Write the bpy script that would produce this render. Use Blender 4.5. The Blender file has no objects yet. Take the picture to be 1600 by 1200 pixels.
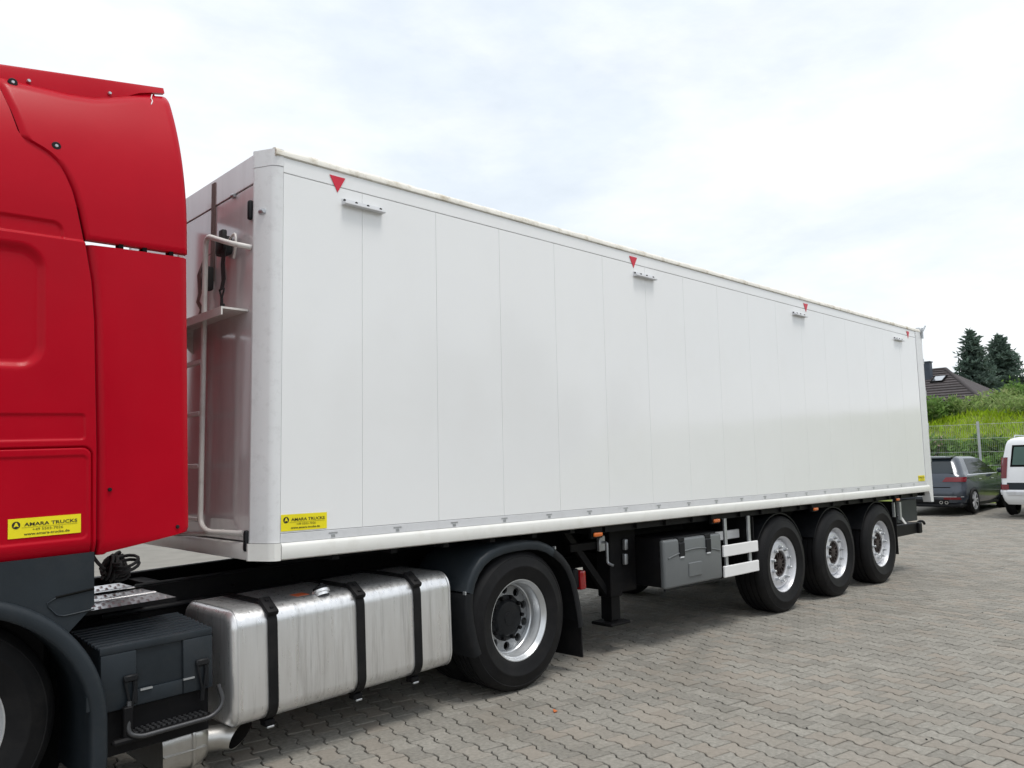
import bpy, bmesh, math, random
import numpy as np
from mathutils import Matrix, Vector

random.seed(7); RNG = np.random.default_rng(7)
S = bpy.context.scene
COL = S.collection
R = math.radians

# ---------------------------------------------------------------- camera
CF, CP = 1234.381, np.array([-2.1336, -4.3173, 1.6811])
def cam_axes(yaw, pitch, roll):
    cy, sy, cp, sp = math.cos(yaw), math.sin(yaw), math.cos(pitch), math.sin(pitch)
    fw = np.array([sy * cp, cy * cp, sp]); rt = np.array([cy, -sy, 0.0]); up = np.cross(rt, fw)
    return rt * math.cos(roll) + up * math.sin(roll), -rt * math.sin(roll) + up * math.cos(roll), fw
CR, CU, CFW = cam_axes(0.7670, 0.1023, -0.0206)
cam = bpy.data.objects.new('camera', bpy.data.cameras.new('camera')); COL.objects.link(cam)
cam.matrix_world = Matrix([[CR[i], CU[i], -CFW[i], CP[i]] for i in range(3)] + [[0, 0, 0, 1]])
cam.data.sensor_width = 36; cam.data.lens = 36 * CF / 1600
cam.data.clip_start = 0.05; cam.data.clip_end = 3000
S.camera = cam
def project(P):
    q = np.asarray(P, float) - CP
    d = q @ CFW
    return 800 + CF * (q @ CR) / d, 600 - CF * (q @ CU) / d, d

# ---------------------------------------------------------------- sky and sun (bright overcast)
SUN_DIR = Vector((0.04, -0.33, 0.94)).normalized()
SUN_EL = math.asin(SUN_DIR.z); SUN_ROT = math.atan2(SUN_DIR.x, SUN_DIR.y)
w = bpy.data.worlds.new('World'); S.world = w; w.use_nodes = True
nt = w.node_tree; nt.nodes.clear(); N = nt.nodes.new; L = nt.links.new
tc = N('ShaderNodeTexCoord'); mp = N('ShaderNodeMapping'); mp.inputs['Scale'].default_value = (1.0, 1.0, 2.6)
L(tc.outputs['Generated'], mp.inputs[0])
n1 = N('ShaderNodeTexNoise'); n1.inputs['Scale'].default_value = 2.3; n1.inputs['Detail'].default_value = 7; n1.inputs['Roughness'].default_value = .55; n1.inputs['Distortion'].default_value = .35
L(mp.outputs[0], n1.inputs['Vector'])
n2 = N('ShaderNodeTexNoise'); n2.inputs['Scale'].default_value = 5.5; n2.inputs['Detail'].default_value = 8; n2.inputs['Roughness'].default_value = .6
L(mp.outputs[0], n2.inputs['Vector'])
cr = N('ShaderNodeValToRGB'); cr.color_ramp.elements[0].position = .36; cr.color_ramp.elements[1].position = .66
cr.color_ramp.elements[0].color = (.79, .850, .910, 1); cr.color_ramp.elements[1].color = (1.02, 1.03, 1.04, 1)
cr2 = N('ShaderNodeValToRGB'); cr2.color_ramp.elements[0].position = .3; cr2.color_ramp.elements[1].position = .7
cr2.color_ramp.elements[0].color = (.90, .91, .925, 1); cr2.color_ramp.elements[1].color = (1.05, 1.05, 1.045, 1)
L(n1.outputs['Fac'], cr.inputs[0]); L(n2.outputs['Fac'], cr2.inputs[0])
mul = N('ShaderNodeMixRGB'); mul.blend_type = 'MULTIPLY'; mul.inputs[0].default_value = 1
L(cr.outputs[0], mul.inputs[1]); L(cr2.outputs[0], mul.inputs[2])
sky = N('ShaderNodeTexSky'); sky.sky_type = 'NISHITA'; sky.sun_disc = False
sky.sun_elevation = SUN_EL; sky.sun_rotation = SUN_ROT; sky.air_density = 1.2; sky.dust_density = 2.0
bg1 = N('ShaderNodeBackground'); bg1.inputs['Strength'].default_value = .10; L(sky.outputs[0], bg1.inputs[0])
bg2 = N('ShaderNodeBackground'); bg2.inputs['Strength'].default_value = .96; L(mul.outputs[0], bg2.inputs[0])
mx = N('ShaderNodeMixShader'); mx.inputs[0].default_value = .88
L(bg1.outputs[0], mx.inputs[1]); L(bg2.outputs[0], mx.inputs[2])
out = N('ShaderNodeOutputWorld'); L(mx.outputs[0], out.inputs[0])
sun = bpy.data.objects.new('sun', bpy.data.lights.new('sun', 'SUN')); COL.objects.link(sun)
sun.data.energy = 1.5; sun.data.angle = R(18); sun.data.color = (1, .96, .90)
sun.rotation_euler = (-SUN_DIR).to_track_quat('-Z', 'Y').to_euler()
S.view_settings.view_transform = 'Standard'; S.view_settings.look = 'None'
S.view_settings.exposure = 0.34; S.view_settings.gamma = 1.0
S.render.engine = 'CYCLES'; S.cycles.use_denoising = True
S.cycles.use_adaptive_sampling = True; S.cycles.adaptive_threshold = .02; S.cycles.max_bounces = 5; S.cycles.diffuse_bounces = 3; S.cycles.glossy_bounces = 3; S.cycles.transmission_bounces = 3; S.cycles.transparent_max_bounces = 6
S.cycles.sample_clamp_indirect = 6

# ---------------------------------------------------------------- materials
M = {}
def mk(name, base, rough=.5, metal=0.0, var=.08, vscale=3.0, bump=0.0, bscale=60, coat=0.0, coords='Object', stretch=(1, 1, 1),
       dirt=None, dirt_amt=0.0, dirt_scale=4.0, rvar=0.0, spec=.5, rand=0.0, isl=False, tint=None):
    m = bpy.data.materials.new(name); m.use_nodes = True; t = m.node_tree
    b = t.nodes['Principled BSDF']; n = t.nodes.new; l = t.links.new
    b.inputs['Roughness'].default_value = rough; b.inputs['Metallic'].default_value = metal
    b.inputs['Coat Weight'].default_value = coat; b.inputs['Coat Roughness'].default_value = .08
    b.inputs['Specular IOR Level'].default_value = spec
    if coords == 'World':
        g = n('ShaderNodeNewGeometry'); src = g.outputs['Position']
    else:
        g = n('ShaderNodeTexCoord'); src = g.outputs['Object']
    mp = n('ShaderNodeMapping'); mp.inputs['Scale'].default_value = stretch; l(src, mp.inputs[0]); src = mp.outputs[0]
    ns = n('ShaderNodeTexNoise'); ns.inputs['Scale'].default_value = vscale; ns.inputs['Detail'].default_value = 6; ns.inputs['Roughness'].default_value = .6
    l(src, ns.inputs['Vector'])
    mr = n('ShaderNodeMapRange'); mr.inputs[1].default_value = .3; mr.inputs[2].default_value = .7
    mr.inputs[3].default_value = 1 - var; mr.inputs[4].default_value = 1 + var; l(ns.outputs['Fac'], mr.inputs[0])
    hs = n('ShaderNodeHueSaturation'); hs.inputs['Color'].default_value = (*base, 1); l(mr.outputs[0], hs.inputs['Value'])
    colo = hs.outputs[0]
    if rand or isl:
        oi = n('ShaderNodeObjectInfo'); gi = n('ShaderNodeNewGeometry'); ad = n('ShaderNodeMath'); ad.operation = 'ADD'
        l(oi.outputs['Random'], ad.inputs[0]); l(gi.outputs['Random Per Island'], ad.inputs[1])
        fr = n('ShaderNodeMath'); fr.operation = 'FRACT'; l(ad.outputs[0], fr.inputs[0])
        m2 = n('ShaderNodeMapRange'); m2.inputs[3].default_value = 1 - rand; m2.inputs[4].default_value = 1 + rand; l(fr.outputs[0], m2.inputs[0])
        h2 = n('ShaderNodeHueSaturation'); l(colo, h2.inputs['Color']); l(m2.outputs[0], h2.inputs['Value']); colo = h2.outputs[0]
        if tint:
            f2 = n('ShaderNodeMath'); f2.operation = 'MULTIPLY'; f2.inputs[1].default_value = 7.31; l(fr.outputs[0], f2.inputs[0])
            f3 = n('ShaderNodeMath'); f3.operation = 'FRACT'; l(f2.outputs[0], f3.inputs[0])
            f4 = n('ShaderNodeMapRange'); f4.inputs[1].default_value = .55; f4.inputs[2].default_value = 1; f4.inputs[4].default_value = .55; l(f3.outputs[0], f4.inputs[0])
            tm = n('ShaderNodeMixRGB'); tm.inputs[2].default_value = (*tint, 1); l(f4.outputs[0], tm.inputs[0]); l(colo, tm.inputs[1]); colo = tm.outputs[0]
    if dirt is not None:
        nd = n('ShaderNodeTexNoise'); nd.inputs['Scale'].default_value = dirt_scale; nd.inputs['Detail'].default_value = 8; nd.inputs['Roughness'].default_value = .7
        l(src, nd.inputs['Vector'])
        rd = n('ShaderNodeMapRange'); rd.inputs[1].default_value = .5; rd.inputs[2].default_value = .78; rd.inputs[4].default_value = dirt_amt; l(nd.outputs['Fac'], rd.inputs[0])
        mm = n('ShaderNodeMixRGB'); mm.inputs[2].default_value = (*dirt, 1); l(rd.outputs[0], mm.inputs[0]); l(colo, mm.inputs[1]); colo = mm.outputs[0]
    l(colo, b.inputs['Base Color'])
    if rvar:
        rr = n('ShaderNodeMapRange'); rr.inputs[1].default_value = .3; rr.inputs[2].default_value = .7
        rr.inputs[3].default_value = max(.02, rough - rvar); rr.inputs[4].default_value = rough + rvar; l(ns.outputs['Fac'], rr.inputs[0]); l(rr.outputs[0], b.inputs['Roughness'])
    if bump:
        nb = n('ShaderNodeTexNoise'); nb.inputs['Scale'].default_value = bscale; nb.inputs['Detail'].default_value = 4; l(src, nb.inputs['Vector'])
        bp = n('ShaderNodeBump'); bp.inputs['Strength'].default_value = bump; bp.inputs['Distance'].default_value = .01
        l(nb.outputs['Fac'], bp.inputs['Height']); l(bp.outputs[0], b.inputs['Normal'])
    M[name] = m; return m
mk('panel_white', (.835, .845, .85), .10, var=.012, vscale=.8, coat=.0, dirt=(.66, .64, .60), dirt_amt=.10, dirt_scale=1.3, rvar=.03, bump=.05, bscale=1.6)
mk('rail_white', (.78, .78, .75), .33, var=.03, vscale=2, dirt=(.45, .41, .34), dirt_amt=.30, dirt_scale=6, coat=.1)
mk('post_white', (.74, .75, .76), .35, var=.03, vscale=2, dirt=(.40, .39, .39), dirt_amt=.35, dirt_scale=16, bump=.02, bscale=8)
mk('roof_edge', (.76, .74, .68), .6, var=.1, vscale=5, dirt=(.30, .23, .11), dirt_amt=1.0, dirt_scale=5.5, bump=.2, bscale=25)
mk('strip_alu', (.66, .67, .69), .38, var=.05, vscale=3, dirt=(.4, .4, .4), dirt_amt=.3, dirt_scale=8)
mk('front_white_shaded', (.66, .62, .63), .09, metal=.10, var=.04, vscale=2, coat=.0, spec=.7, dirt=(.42, .36, .36), dirt_amt=.5, dirt_scale=2.2, stretch=(1, 2.5, .4))  # pinkish grey base has the cab's reflection and gap shade painted in
mk('seam_dark', (.40, .40, .41), .8)
mk('rim_dark', (.30, .31, .32), .4, metal=.6, var=.15, vscale=8, dirt=(.10, .095, .09), dirt_amt=.5, dirt_scale=9)
mk('lamp_dark', (.15, .003, .008), .25, coat=.3)
mk('soot_shade', (.012, .011, .010), .9, spec=.1)  # soot black that also paints the shade inside the tail pipe
mk('red_paint', (.43, .0006, .0120), .32, var=.06, vscale=1.5, coat=.035, bump=.010, bscale=90, rvar=.05, spec=.13)
mk('red_sticker', (.62, .012, .04), .4)
mk('gap_black', (.006, .006, .006), .9, spec=.1)
mk('slate_plastic', (.019, .025, .031), .45, spec=.28, var=.15, vscale=4, bump=.05, bscale=150, dirt=(.05, .05, .05), dirt_amt=.35, dirt_scale=5)
mk('black_plastic', (.010, .011, .013), .5, spec=.22, var=.2, vscale=6, bump=.05, bscale=120, dirt=(.03, .028, .026), dirt_amt=.4, dirt_scale=6)
mk('chassis_black', (.006, .006, .007), .55, spec=.15, var=.3, vscale=5, dirt=(.018, .015, .013), dirt_amt=.5, dirt_scale=7)
mk('rubber', (.0075, .0075, .0085), .6, spec=.2, var=.2, vscale=5, bump=.06, bscale=60, dirt=(.028, .026, .024), dirt_amt=.5, dirt_scale=3.5)
mk('aluminium', (.80, .805, .81), .34, metal=.80, var=.04, vscale=3.0, stretch=(16, 16, .8), rvar=.10, dirt=(.20, .19, .175), dirt_amt=.55, dirt_scale=1.3, bump=.02, bscale=14)
mk('tread_alu', (.62, .62, .63), .35, metal=1, var=.2, vscale=9, dirt=(.25, .24, .23), dirt_amt=.5, dirt_scale=14)
mk('steel_muffler', (.52, .51, .49), .38, metal=1, var=.15, vscale=6, dirt=(.20, .17, .14), dirt_amt=.6, dirt_scale=6)
mk('rim_silver', (.62, .64, .66), .32, metal=.65, var=.1, vscale=6, dirt=(.20, .19, .18), dirt_amt=.3, dirt_scale=8)
mk('rim_white', (.66, .67, .70), .34, metal=.25, var=.06, vscale=6, dirt=(.28, .26, .25), dirt_amt=.35, dirt_scale=8)
mk('rust_hub', (.030, .021, .019), .6, var=.4, vscale=20)
mk('step_steel', (.075, .076, .08), .45, metal=.7, var=.2, vscale=10)
mk('chrome', (.72, .72, .72), .16, metal=1)
mk('guard_white', (.80, .80, .80), .35, var=.03)
mk('galvanised', (.50, .52, .54), .42, metal=.8, var=.12, vscale=12)
mk('box_grey', (.13, .14, .145), .38, var=.06, vscale=3, bump=.04, bscale=130, dirt=(.10, .10, .10), dirt_amt=.3)
mk('amber', (.62, .13, .008), .2, coat=.6)
mk('red_lens', (.34, .004, .008), .18, coat=.6)
mk('yellow_vinyl', (.86, .74, .012), .38)
mk('black_ink', (.018, .018, .012), .5)
mk('strap_black', (.02, .02, .021), .75, bump=.2, bscale=200)
mk('strap_brown', (.16, .105, .095), .75, bump=.2, bscale=200)
mk('tube_white', (.72, .70, .67), .35, var=.06, dirt=(.3, .25, .22), dirt_amt=.5, dirt_scale=12)
mk('orange_label', (.75, .16, .06), .4)
mk('paver', (.252, .240, .213), .9, spec=.25, var=.22, vscale=38, bump=.5, bscale=150, coords='World', rand=.13, isl=True, tint=(.30, .258, .215), dirt=(.145, .132, .108), dirt_amt=.5, dirt_scale=.9)
mk('sand_bed', (.012, .011, .009), .95, var=.4, vscale=12, coords='World')
mk('yard_far', (.224, .213, .190), .9, spec=.25, var=.10, vscale=2.2, coords='World', bump=.3, bscale=14, dirt=(.17, .165, .15), dirt_amt=.35, dirt_scale=.8)
mk('soil', (.15, .19, .035), .95, var=.4, vscale=3, coords='World')
mk('car_grey', (.045, .055, .072), .22, metal=.30, var=.04, coat=.6)
mk('van_white', (.80, .81, .83), .28, var=.02, coat=.7)
mk('glass_dark', (.008, .012, .012), .05, spec=.12)
mk('glass_rear', (.02, .028, .034), .06, spec=.5)
mk('glass_green_reflection', (.05, .10, .085), .06, spec=.4)  # green reflection painted into the dark glass colour
mk('plate_white', (.78, .78, .76), .4)
mk('plate_blue', (.01, .05, .35), .4)
mk('roof_tile', (.046, .037, .038), .75, var=.25, vscale=2.5, rand=.2, isl=True)
mk('house_wall', (.55, .53, .48), .8, var=.05)
mk('slate_blue', (.045, .060, .085), .6, var=.2, vscale=6)
mk('bark', (.06, .045, .032), .9, var=.3, vscale=10)
mk('hill_wood_haze', (.055, .085, .075), .95, var=.35, vscale=.06, coords='World')  # bluish green puts the distance haze into the forest colour
def leafmat(name, base, rand=.35, tint=None, trans=.25):
    m = mk(name, base, .62, var=.25, vscale=1.3, coords='World', rand=rand, isl=True, tint=tint, spec=.3)
    b = m.node_tree.nodes['Principled BSDF']
    b.inputs['Subsurface Weight'].default_value = 0
    t = m.node_tree; tr = t.nodes.new('ShaderNodeBsdfTranslucent'); mxs = t.nodes.new('ShaderNodeMixShader'); mxs.inputs[0].default_value = trans
    src = b.inputs['Base Color'].links[0].from_socket; t.links.new(src, tr.inputs[0])
    o = t.nodes['Material Output']; t.links.new(b.outputs[0], mxs.inputs[1]); t.links.new(tr.outputs[0], mxs.inputs[2]); t.links.new(mxs.outputs[0], o.inputs[0])
leafmat('needles', (.105, .155, .125), tint=(.16, .21, .18), trans=.4)
leafmat('leaf_mid', (.13, .24, .055), tint=(.25, .31, .11), trans=.5)
leafmat('leaf_pale', (.24, .34, .11), tint=(.38, .38, .19), trans=.5)
leafmat('grass_bright', (.31, .45, .02), tint=(.43, .50, .05), trans=.4)
leafmat('blossom', (.55, .36, .34), tint=(.70, .62, .52), trans=.3)
leafmat('fallen_leaf', (.55, .17, .06))

# ---------------------------------------------------------------- mesh helpers
def mesh_obj(name, verts, faces, mat, parent=None, smooth=40, loc=None):
    me = bpy.data.meshes.new(name); me.from_pydata([tuple(map(float, v)) for v in verts], [], faces); me.validate(clean_customdata=False)
    bm = bmesh.new(); bm.from_mesh(me); bmesh.ops.recalc_face_normals(bm, faces=bm.faces); bm.to_mesh(me); bm.free()
    if smooth:
        me.polygons.foreach_set('use_smooth', [True] * len(me.polygons)); me.set_sharp_from_angle(angle=R(smooth))
    me.materials.append(M[mat])
    o = bpy.data.objects.new(name, me); COL.objects.link(o)
    if parent is not None: o.parent = parent
    if loc is not None: o.location = loc
    return o
class B:
    def __init__(s): s.v = []; s.f = []
    def add(s, vs, fs):
        k = len(s.v); s.v += [tuple(x) for x in vs]; s.f += [tuple(i + k for i in f) for f in fs]; return s
    def box(s, x0, x1, y0, y1, z0, z1, r=0.0, seg=2, mat=None):
        if r <= 0:
            vs = [(x, y, z) for z in (z0, z1) for y in (y0, y1) for x in (x0, x1)]
            fs = [(0, 1, 3, 2), (4, 6, 7, 5), (0, 4, 5, 1), (2, 3, 7, 6), (0, 2, 6, 4), (1, 5, 7, 3)]
        else:
            bm = bmesh.new(); bmesh.ops.create_cube(bm, size=1)
            for q in bm.verts: q.co = Vector(((x0 + x1) / 2 + q.co.x * (x1 - x0), (y0 + y1) / 2 + q.co.y * (y1 - y0), (z0 + z1) / 2 + q.co.z * (z1 - z0)))
            bmesh.ops.bevel(bm, geom=bm.edges[:], offset=r, segments=seg, profile=.5, affect='EDGES')
            bm.verts.index_update(); vs = [tuple(q.co) for q in bm.verts]; fs = [tuple(q.index for q in f.verts) for f in bm.faces]; bm.free()
        if mat is not None: vs = [tuple(mat @ Vector(q)) for q in vs]
        return s.add(vs, fs)
    def prism(s, pts, axis, a0, a1):
        """extrude a 2D polygon along an axis (x: pts=(y,z); y: pts=(x,z); z: pts=(x,y))"""
        f = {'x': lambda p, a: (a, p[0], p[1]), 'y': lambda p, a: (p[0], a, p[1]), 'z': lambda p, a: (p[0], p[1], a)}[axis]
        n = len(pts); vs = [f(p, a0) for p in pts] + [f(p, a1) for p in pts]
        fs = [tuple(range(n)), tuple(range(2 * n - 1, n - 1, -1))] + [(i, (i + 1) % n, n + (i + 1) % n, n + i) for i in range(n)]
        return s.add(vs, fs)
    def tube(s, pts, r, n=10, cap=True):
        P = [Vector(p) for p in pts]; rings = []; up = None
        rr = r if isinstance(r, (list, tuple)) else [r] * len(P)
        for i, p in enumerate(P):
            d = (P[min(i + 1, len(P) - 1)] - P[max(i - 1, 0)]).normalized()
            if up is None: up = Vector((0, 0, 1)) if abs(d.z) < .9 else Vector((1, 0, 0))
            a = d.cross(up).normalized(); b = a.cross(d).normalized(); up = b
            rings.append([p + (a * math.cos(t) + b * math.sin(t)) * rr[i] for t in [2 * math.pi * k / n for k in range(n)]])
        vs = [q for rg in rings for q in rg]
        fs = [(i * n + k, i * n + (k + 1) % n, (i + 1) * n + (k + 1) % n, (i + 1) * n + k) for i in range(len(P) - 1) for k in range(n)]
        if cap: fs += [tuple(range(n - 1, -1, -1)), tuple((len(P) - 1) * n + k for k in range(n))]
        return s.add(vs, fs)
    def lathe(s, prof, n=48, c=(0, 0, 0), closed=False):
        """profile (r, y) turned about the y axis"""
        vs = [(c[0] + r * math.cos(2 * math.pi * k / n), c[1] + y, c[2] + r * math.sin(2 * math.pi * k / n)) for r, y in prof for k in range(n)]
        m = len(prof); fs = []
        for i in range(m if closed else m - 1):
            j = (i + 1) % m
            for k in range(n): fs.append((i * n + k, i * n + (k + 1) % n, j * n + (k + 1) % n, j * n + k))
        return s.add(vs, fs)
    def disc(s, r, y, c=(0, 0, 0), n=24):
        return s.add([(c[0] + r * math.cos(2 * math.pi * k / n), c[1] + y, c[2] + r * math.sin(2 * math.pi * k / n)) for k in range(n)], [tuple(range(n))])
    def loft(s, secs, closed=True, caps=True):
        n = len(secs[0]); k0 = []
        vs = [p for q in secs for p in q]; fs = []
        for i in range(len(secs) - 1):
            for k in range(n if closed else n - 1):
                fs.append((i * n + k, i * n + (k + 1) % n, (i + 1) * n + (k + 1) % n, (i + 1) * n + k))
        if caps: fs += [tuple(range(n)), tuple((len(secs) - 1) * n + k for k in range(n))]
        return s.add(vs, fs)
    def build(s, name, mat, parent=None, smooth=40, loc=None): return mesh_obj(name, s.v, s.f, mat, parent, smooth, loc)
def empty(name, loc=(0, 0, 0), rot=None, parent=None):
    o = bpy.data.objects.new(name, None); COL.objects.link(o); o.location = loc; o.empty_display_size = .2
    if rot is not None: o.rotation_euler = rot
    if parent is not None: o.parent = parent
    return o
def tag(o, label=None, cat=None, group=None, kind=None):
    for k, v in (('label', label), ('category', cat), ('group', group), ('kind', kind)):
        if v: o[k] = v
    return o
def copy_tree(o, parent=None):
    c = o.copy(); COL.objects.link(c); c.parent = parent
    for ch in list(o.children): copy_tree(ch, c)
    return c
def rrect(x0, x1, z0, z1, r, seg=5):
    p = []
    for cx, cz, a in ((x1 - r, z1 - r, 0), (x0 + r, z1 - r, 90), (x0 + r, z0 + r, 180), (x1 - r, z0 + r, 270)):
        for k in range(seg + 1):
            t = R(a + 90 * k / seg); p.append((cx + r * math.cos(t), cz + r * math.sin(t)))
    return p
def bend(pts, r, seg=6):
    """round the corners of a polyline"""
    P = [Vector(p) for p in pts]; o = [P[0]]
    for a, b, c in zip(P, P[1:], P[2:]):
        u, v = (a - b).normalized(), (c - b).normalized(); d = min(r, (a - b).length * .49, (c - b).length * .49)
        s, e = b + u * d, b + v * d
        for k in range(seg + 1):
            t = k / seg; o.append(s * (1 - t) ** 2 + b * 2 * t * (1 - t) + e * t * t)
    return o + [P[-1]]
def text_mesh(name, body, size, mat, parent, loc, bold=.0, spacing=1.0, align='LEFT', width=None):
    """flat lettering on a face that looks towards -y (x right, z up)"""
    c = bpy.data.curves.new(name, 'FONT'); c.body = body; c.size = size; c.offset = bold; c.space_character = spacing; c.align_x = align; c.resolution_u = 2
    t = bpy.data.objects.new(name, c); COL.objects.link(t)
    dg = bpy.context.evaluated_depsgraph_get(); me = bpy.data.meshes.new_from_object(t.evaluated_get(dg))
    bpy.data.objects.remove(t)
    xs = [q.co.x for q in me.vertices]; sx = 1.0
    if width and xs: sx = width / (max(xs) - min(xs))
    for q in me.vertices: q.co = Vector((q.co.x * sx, 0, q.co.y))
    me.materials.clear(); me.materials.append(M[mat]); me.name = name
    o = bpy.data.objects.new(name, me); COL.objects.link(o); o.parent = parent; o.location = loc
    return o
def sticker(parent, x0, x1, z0, z1, y):
    """yellow dealer sticker with the black logo and three lines of lettering; faces -y"""
    W, H = x1 - x0, z1 - z0
    st = B().box(x0, x1, y - .0015, y, z0, z1).build('sticker', 'yellow_vinyl', parent, 0)
    yy = y - .0030
    cx, cz, r = x0 + .105 * W, z1 - .33 * H, .19 * H
    ring = B().add([(cx + r * math.cos(t), yy, cz + r * math.sin(t)) for t in [2 * math.pi * k / 28 for k in range(28)]], [tuple(range(28))]).build('logo_disc', 'black_ink', st, 0)
    a = r * .80
    pts = [(-.78, -.62), (-.30, .62), (-.1, .88), (.1, .88), (.30, .62), (.78, -.62), (.42, -.50), (0, -.30), (-.42, -.50)]
    B().add([(cx + a * p[0], yy - .0012, cz + a * p[1]) for p in pts], [tuple(range(len(pts)))]).build('logo_mark', 'yellow_vinyl', st, 0)
    text_mesh('lettering', 'AMARA TRUCKS', H * .25, 'black_ink', st, (x0 + .215 * W, yy, z1 - .41 * H), bold=H * .004, width=.735 * W)
    B().box(x0 + .18 * W, x0 + .95 * W, yy, yy + .0005, z1 - .485 * H, z1 - .475 * H).build('rule_line', 'black_ink', st, 0)
    text_mesh('lettering', '+49 5503-7026', H * .19, 'black_ink', st, (x0 + .32 * W, yy, z1 - .67 * H), width=.42 * W)
    text_mesh('lettering', 'www.amara-trucks.de', H * .19, 'black_ink', st, (x0 + .21 * W, yy, z1 - .88 * H), bold=H * .003, width=.63 * W)
    return st

# ---------------------------------------------------------------- ground
def gz(x, y):
    t = np.clip((np.asarray(x, float) - 9.8) / 10.0, 0, 1.6)
    return .30 * np.where(t < .3, t * t / .6, t - .15) + 0 * np.asarray(y, float)
def grid_mesh(name, xs, ys, zf, mat, parent=None):
    X, Y = np.meshgrid(xs, ys, indexing='ij'); Z = zf(X, Y)
    V = np.stack([X, Y, Z], -1).reshape(-1, 3); nx, ny = len(xs), len(ys)
    F = [(i * ny + j, (i + 1) * ny + j, (i + 1) * ny + j + 1, i * ny + j + 1) for i in range(nx - 1) for j in range(ny - 1)]
    return mesh_obj(name, V, F, mat, parent, 60)
yard = grid_mesh('paved_yard', np.r_[-600, -60, np.arange(-20, 30.1, 1.0), 60, 600], np.r_[-600, -60, np.arange(-20, 30.1, 2.0), 60, 600], lambda x, y: gz(x, y) - .030, 'yard_far')
tag(yard, 'grey concrete block paving of the truck yard', 'paving', kind='structure')

PL, PP, GAP = .200, .1395, .0090
ANG = R(80.5); EA = np.array([math.cos(ANG), math.sin(ANG)]); EB = np.array([math.sin(ANG), -math.cos(ANG)])
HE, HW = (.165 - GAP) / 2, (.165 - 2 * (.165 - PP) - GAP) / 2
def paver_outline(ins=0.0):
    a = PL / 2 - GAP / 2 - ins; e, q = HE - ins, HW - ins
    s1, s2, s3 = .036, .050, .064
    half = [(a, -e), (a, e), (s3 + .004, e), (s2, (e + q) / 2), (s1 - .004, q), (-s1 + .004, q), (-s2, (e + q) / 2), (-s3 - .004, e), (-a, e), (-a, -e), (-s3 - .004, -e), (-s2, -(e + q) / 2), (-s1 + .004, -q), (s1 - .004, -q), (s2, -(e + q) / 2), (s3 + .004, -e)]
    return np.array(half)
PO, PI_ = paver_outline(0), paver_outline(.0035); NP_ = len(PO)
def paver_geo():
    V = [(*p, -.024) for p in PO] + [(*p, -.0045) for p in PO] + [(*p, 0) for p in PI_]
    F = [(NP_ * k + i, NP_ * k + (i + 1) % NP_, NP_ * (k + 1) + (i + 1) % NP_, NP_ * (k + 1) + i) for k in (0, 1) for i in range(NP_)] + [tuple(range(2 * NP_, 3 * NP_))]
    return np.array(V), F
PV, PF = paver_geo()
cells = []
for i in range(-130, 131):
    for j in range(-140, 170):
        p = EA * (i + .5 * (j % 2)) * PL + EB * j * PP + np.array([4.0, 1.0])
        if not (-3.2 < p[0] < 21 and -6.5 < p[1] < 5.5): continue
        u, v, d = project((p[0], p[1], 0))
        if d < 1.15 or d > (19.5 if p[1] < 3.5 else 12.5) or u < -500 or u > 2000 or v > 1750: continue
        vis = 0 < u < 1600 and v < 1195 and not (p[1] > -.10 and p[0] < 9.6) and p[1] < .6
        cells.append((d if vis else 99 + d, p[0], p[1]))
cells.sort()
me_p = bpy.data.meshes.new('paver'); me_p.from_pydata([tuple(q) for q in PV], [], PF); me_p.materials.append(M['paver'])
bm = bmesh.new(); bm.from_mesh(me_p); bmesh.ops.recalc_face_normals(bm, faces=bm.faces); bm.to_mesh(me_p); bm.free()
PFF = [tuple(p.vertices) for p in me_p.polygons]
stv, stf = [], []
for k, (d, x, y) in enumerate(cells):
    dz, tx, ty, rz = RNG.normal(0, .0011), RNG.normal(0, .007), RNG.normal(0, .007), RNG.normal(0, .008)
    if k < 300:
        o = bpy.data.objects.new('paver', me_p); COL.objects.link(o); o.parent = yard
        o.location = (x, y, float(gz(x, y)) + dz); o.rotation_euler = (tx, ty, ANG + rz)
    else:
        c, s = math.cos(ANG + rz), math.sin(ANG + rz)
        Q = np.empty_like(PV); Q[:, 0] = x + PV[:, 0] * c - PV[:, 1] * s; Q[:, 1] = y + PV[:, 0] * s + PV[:, 1] * c
        Q[:, 2] = gz(Q[:, 0], Q[:, 1]) + PV[:, 2] + dz + PV[:, 0] * tx + PV[:, 1] * ty
        b0 = len(stv) * len(PV); stv.append(Q); stf += [tuple(b0 + q for q in f) for f in PFF]
me = bpy.data.meshes.new('paver_field'); me.from_pydata(np.concatenate(stv).tolist(), [], stf); me.materials.append(M['paver'])
pf = bpy.data.objects.new('paver_field', me); COL.objects.link(pf); pf.parent = yard; pf['kind'] = 'stuff'
occ = {(round(x / .25), round(y / .25)) for _, x, y in cells}; sv, sf = [], []
for (i, j) in sorted(occ):
    if all((i + a, j + b) in occ for a in (-1, 0, 1) for b in (-1, 0, 1)):
        k = len(sv); q = [((i + a) * .25, (j + b) * .25) for a, b in ((-.5, -.5), (.5, -.5), (.5, .5), (-.5, .5))]
        sv += [(a, b, float(gz(a, b)) - .015) for a, b in q]; sf.append((k, k + 1, k + 2, k + 3))
mesh_obj('sand_bed', sv, sf, 'sand_bed', yard, 0)['kind'] = 'stuff'

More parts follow.
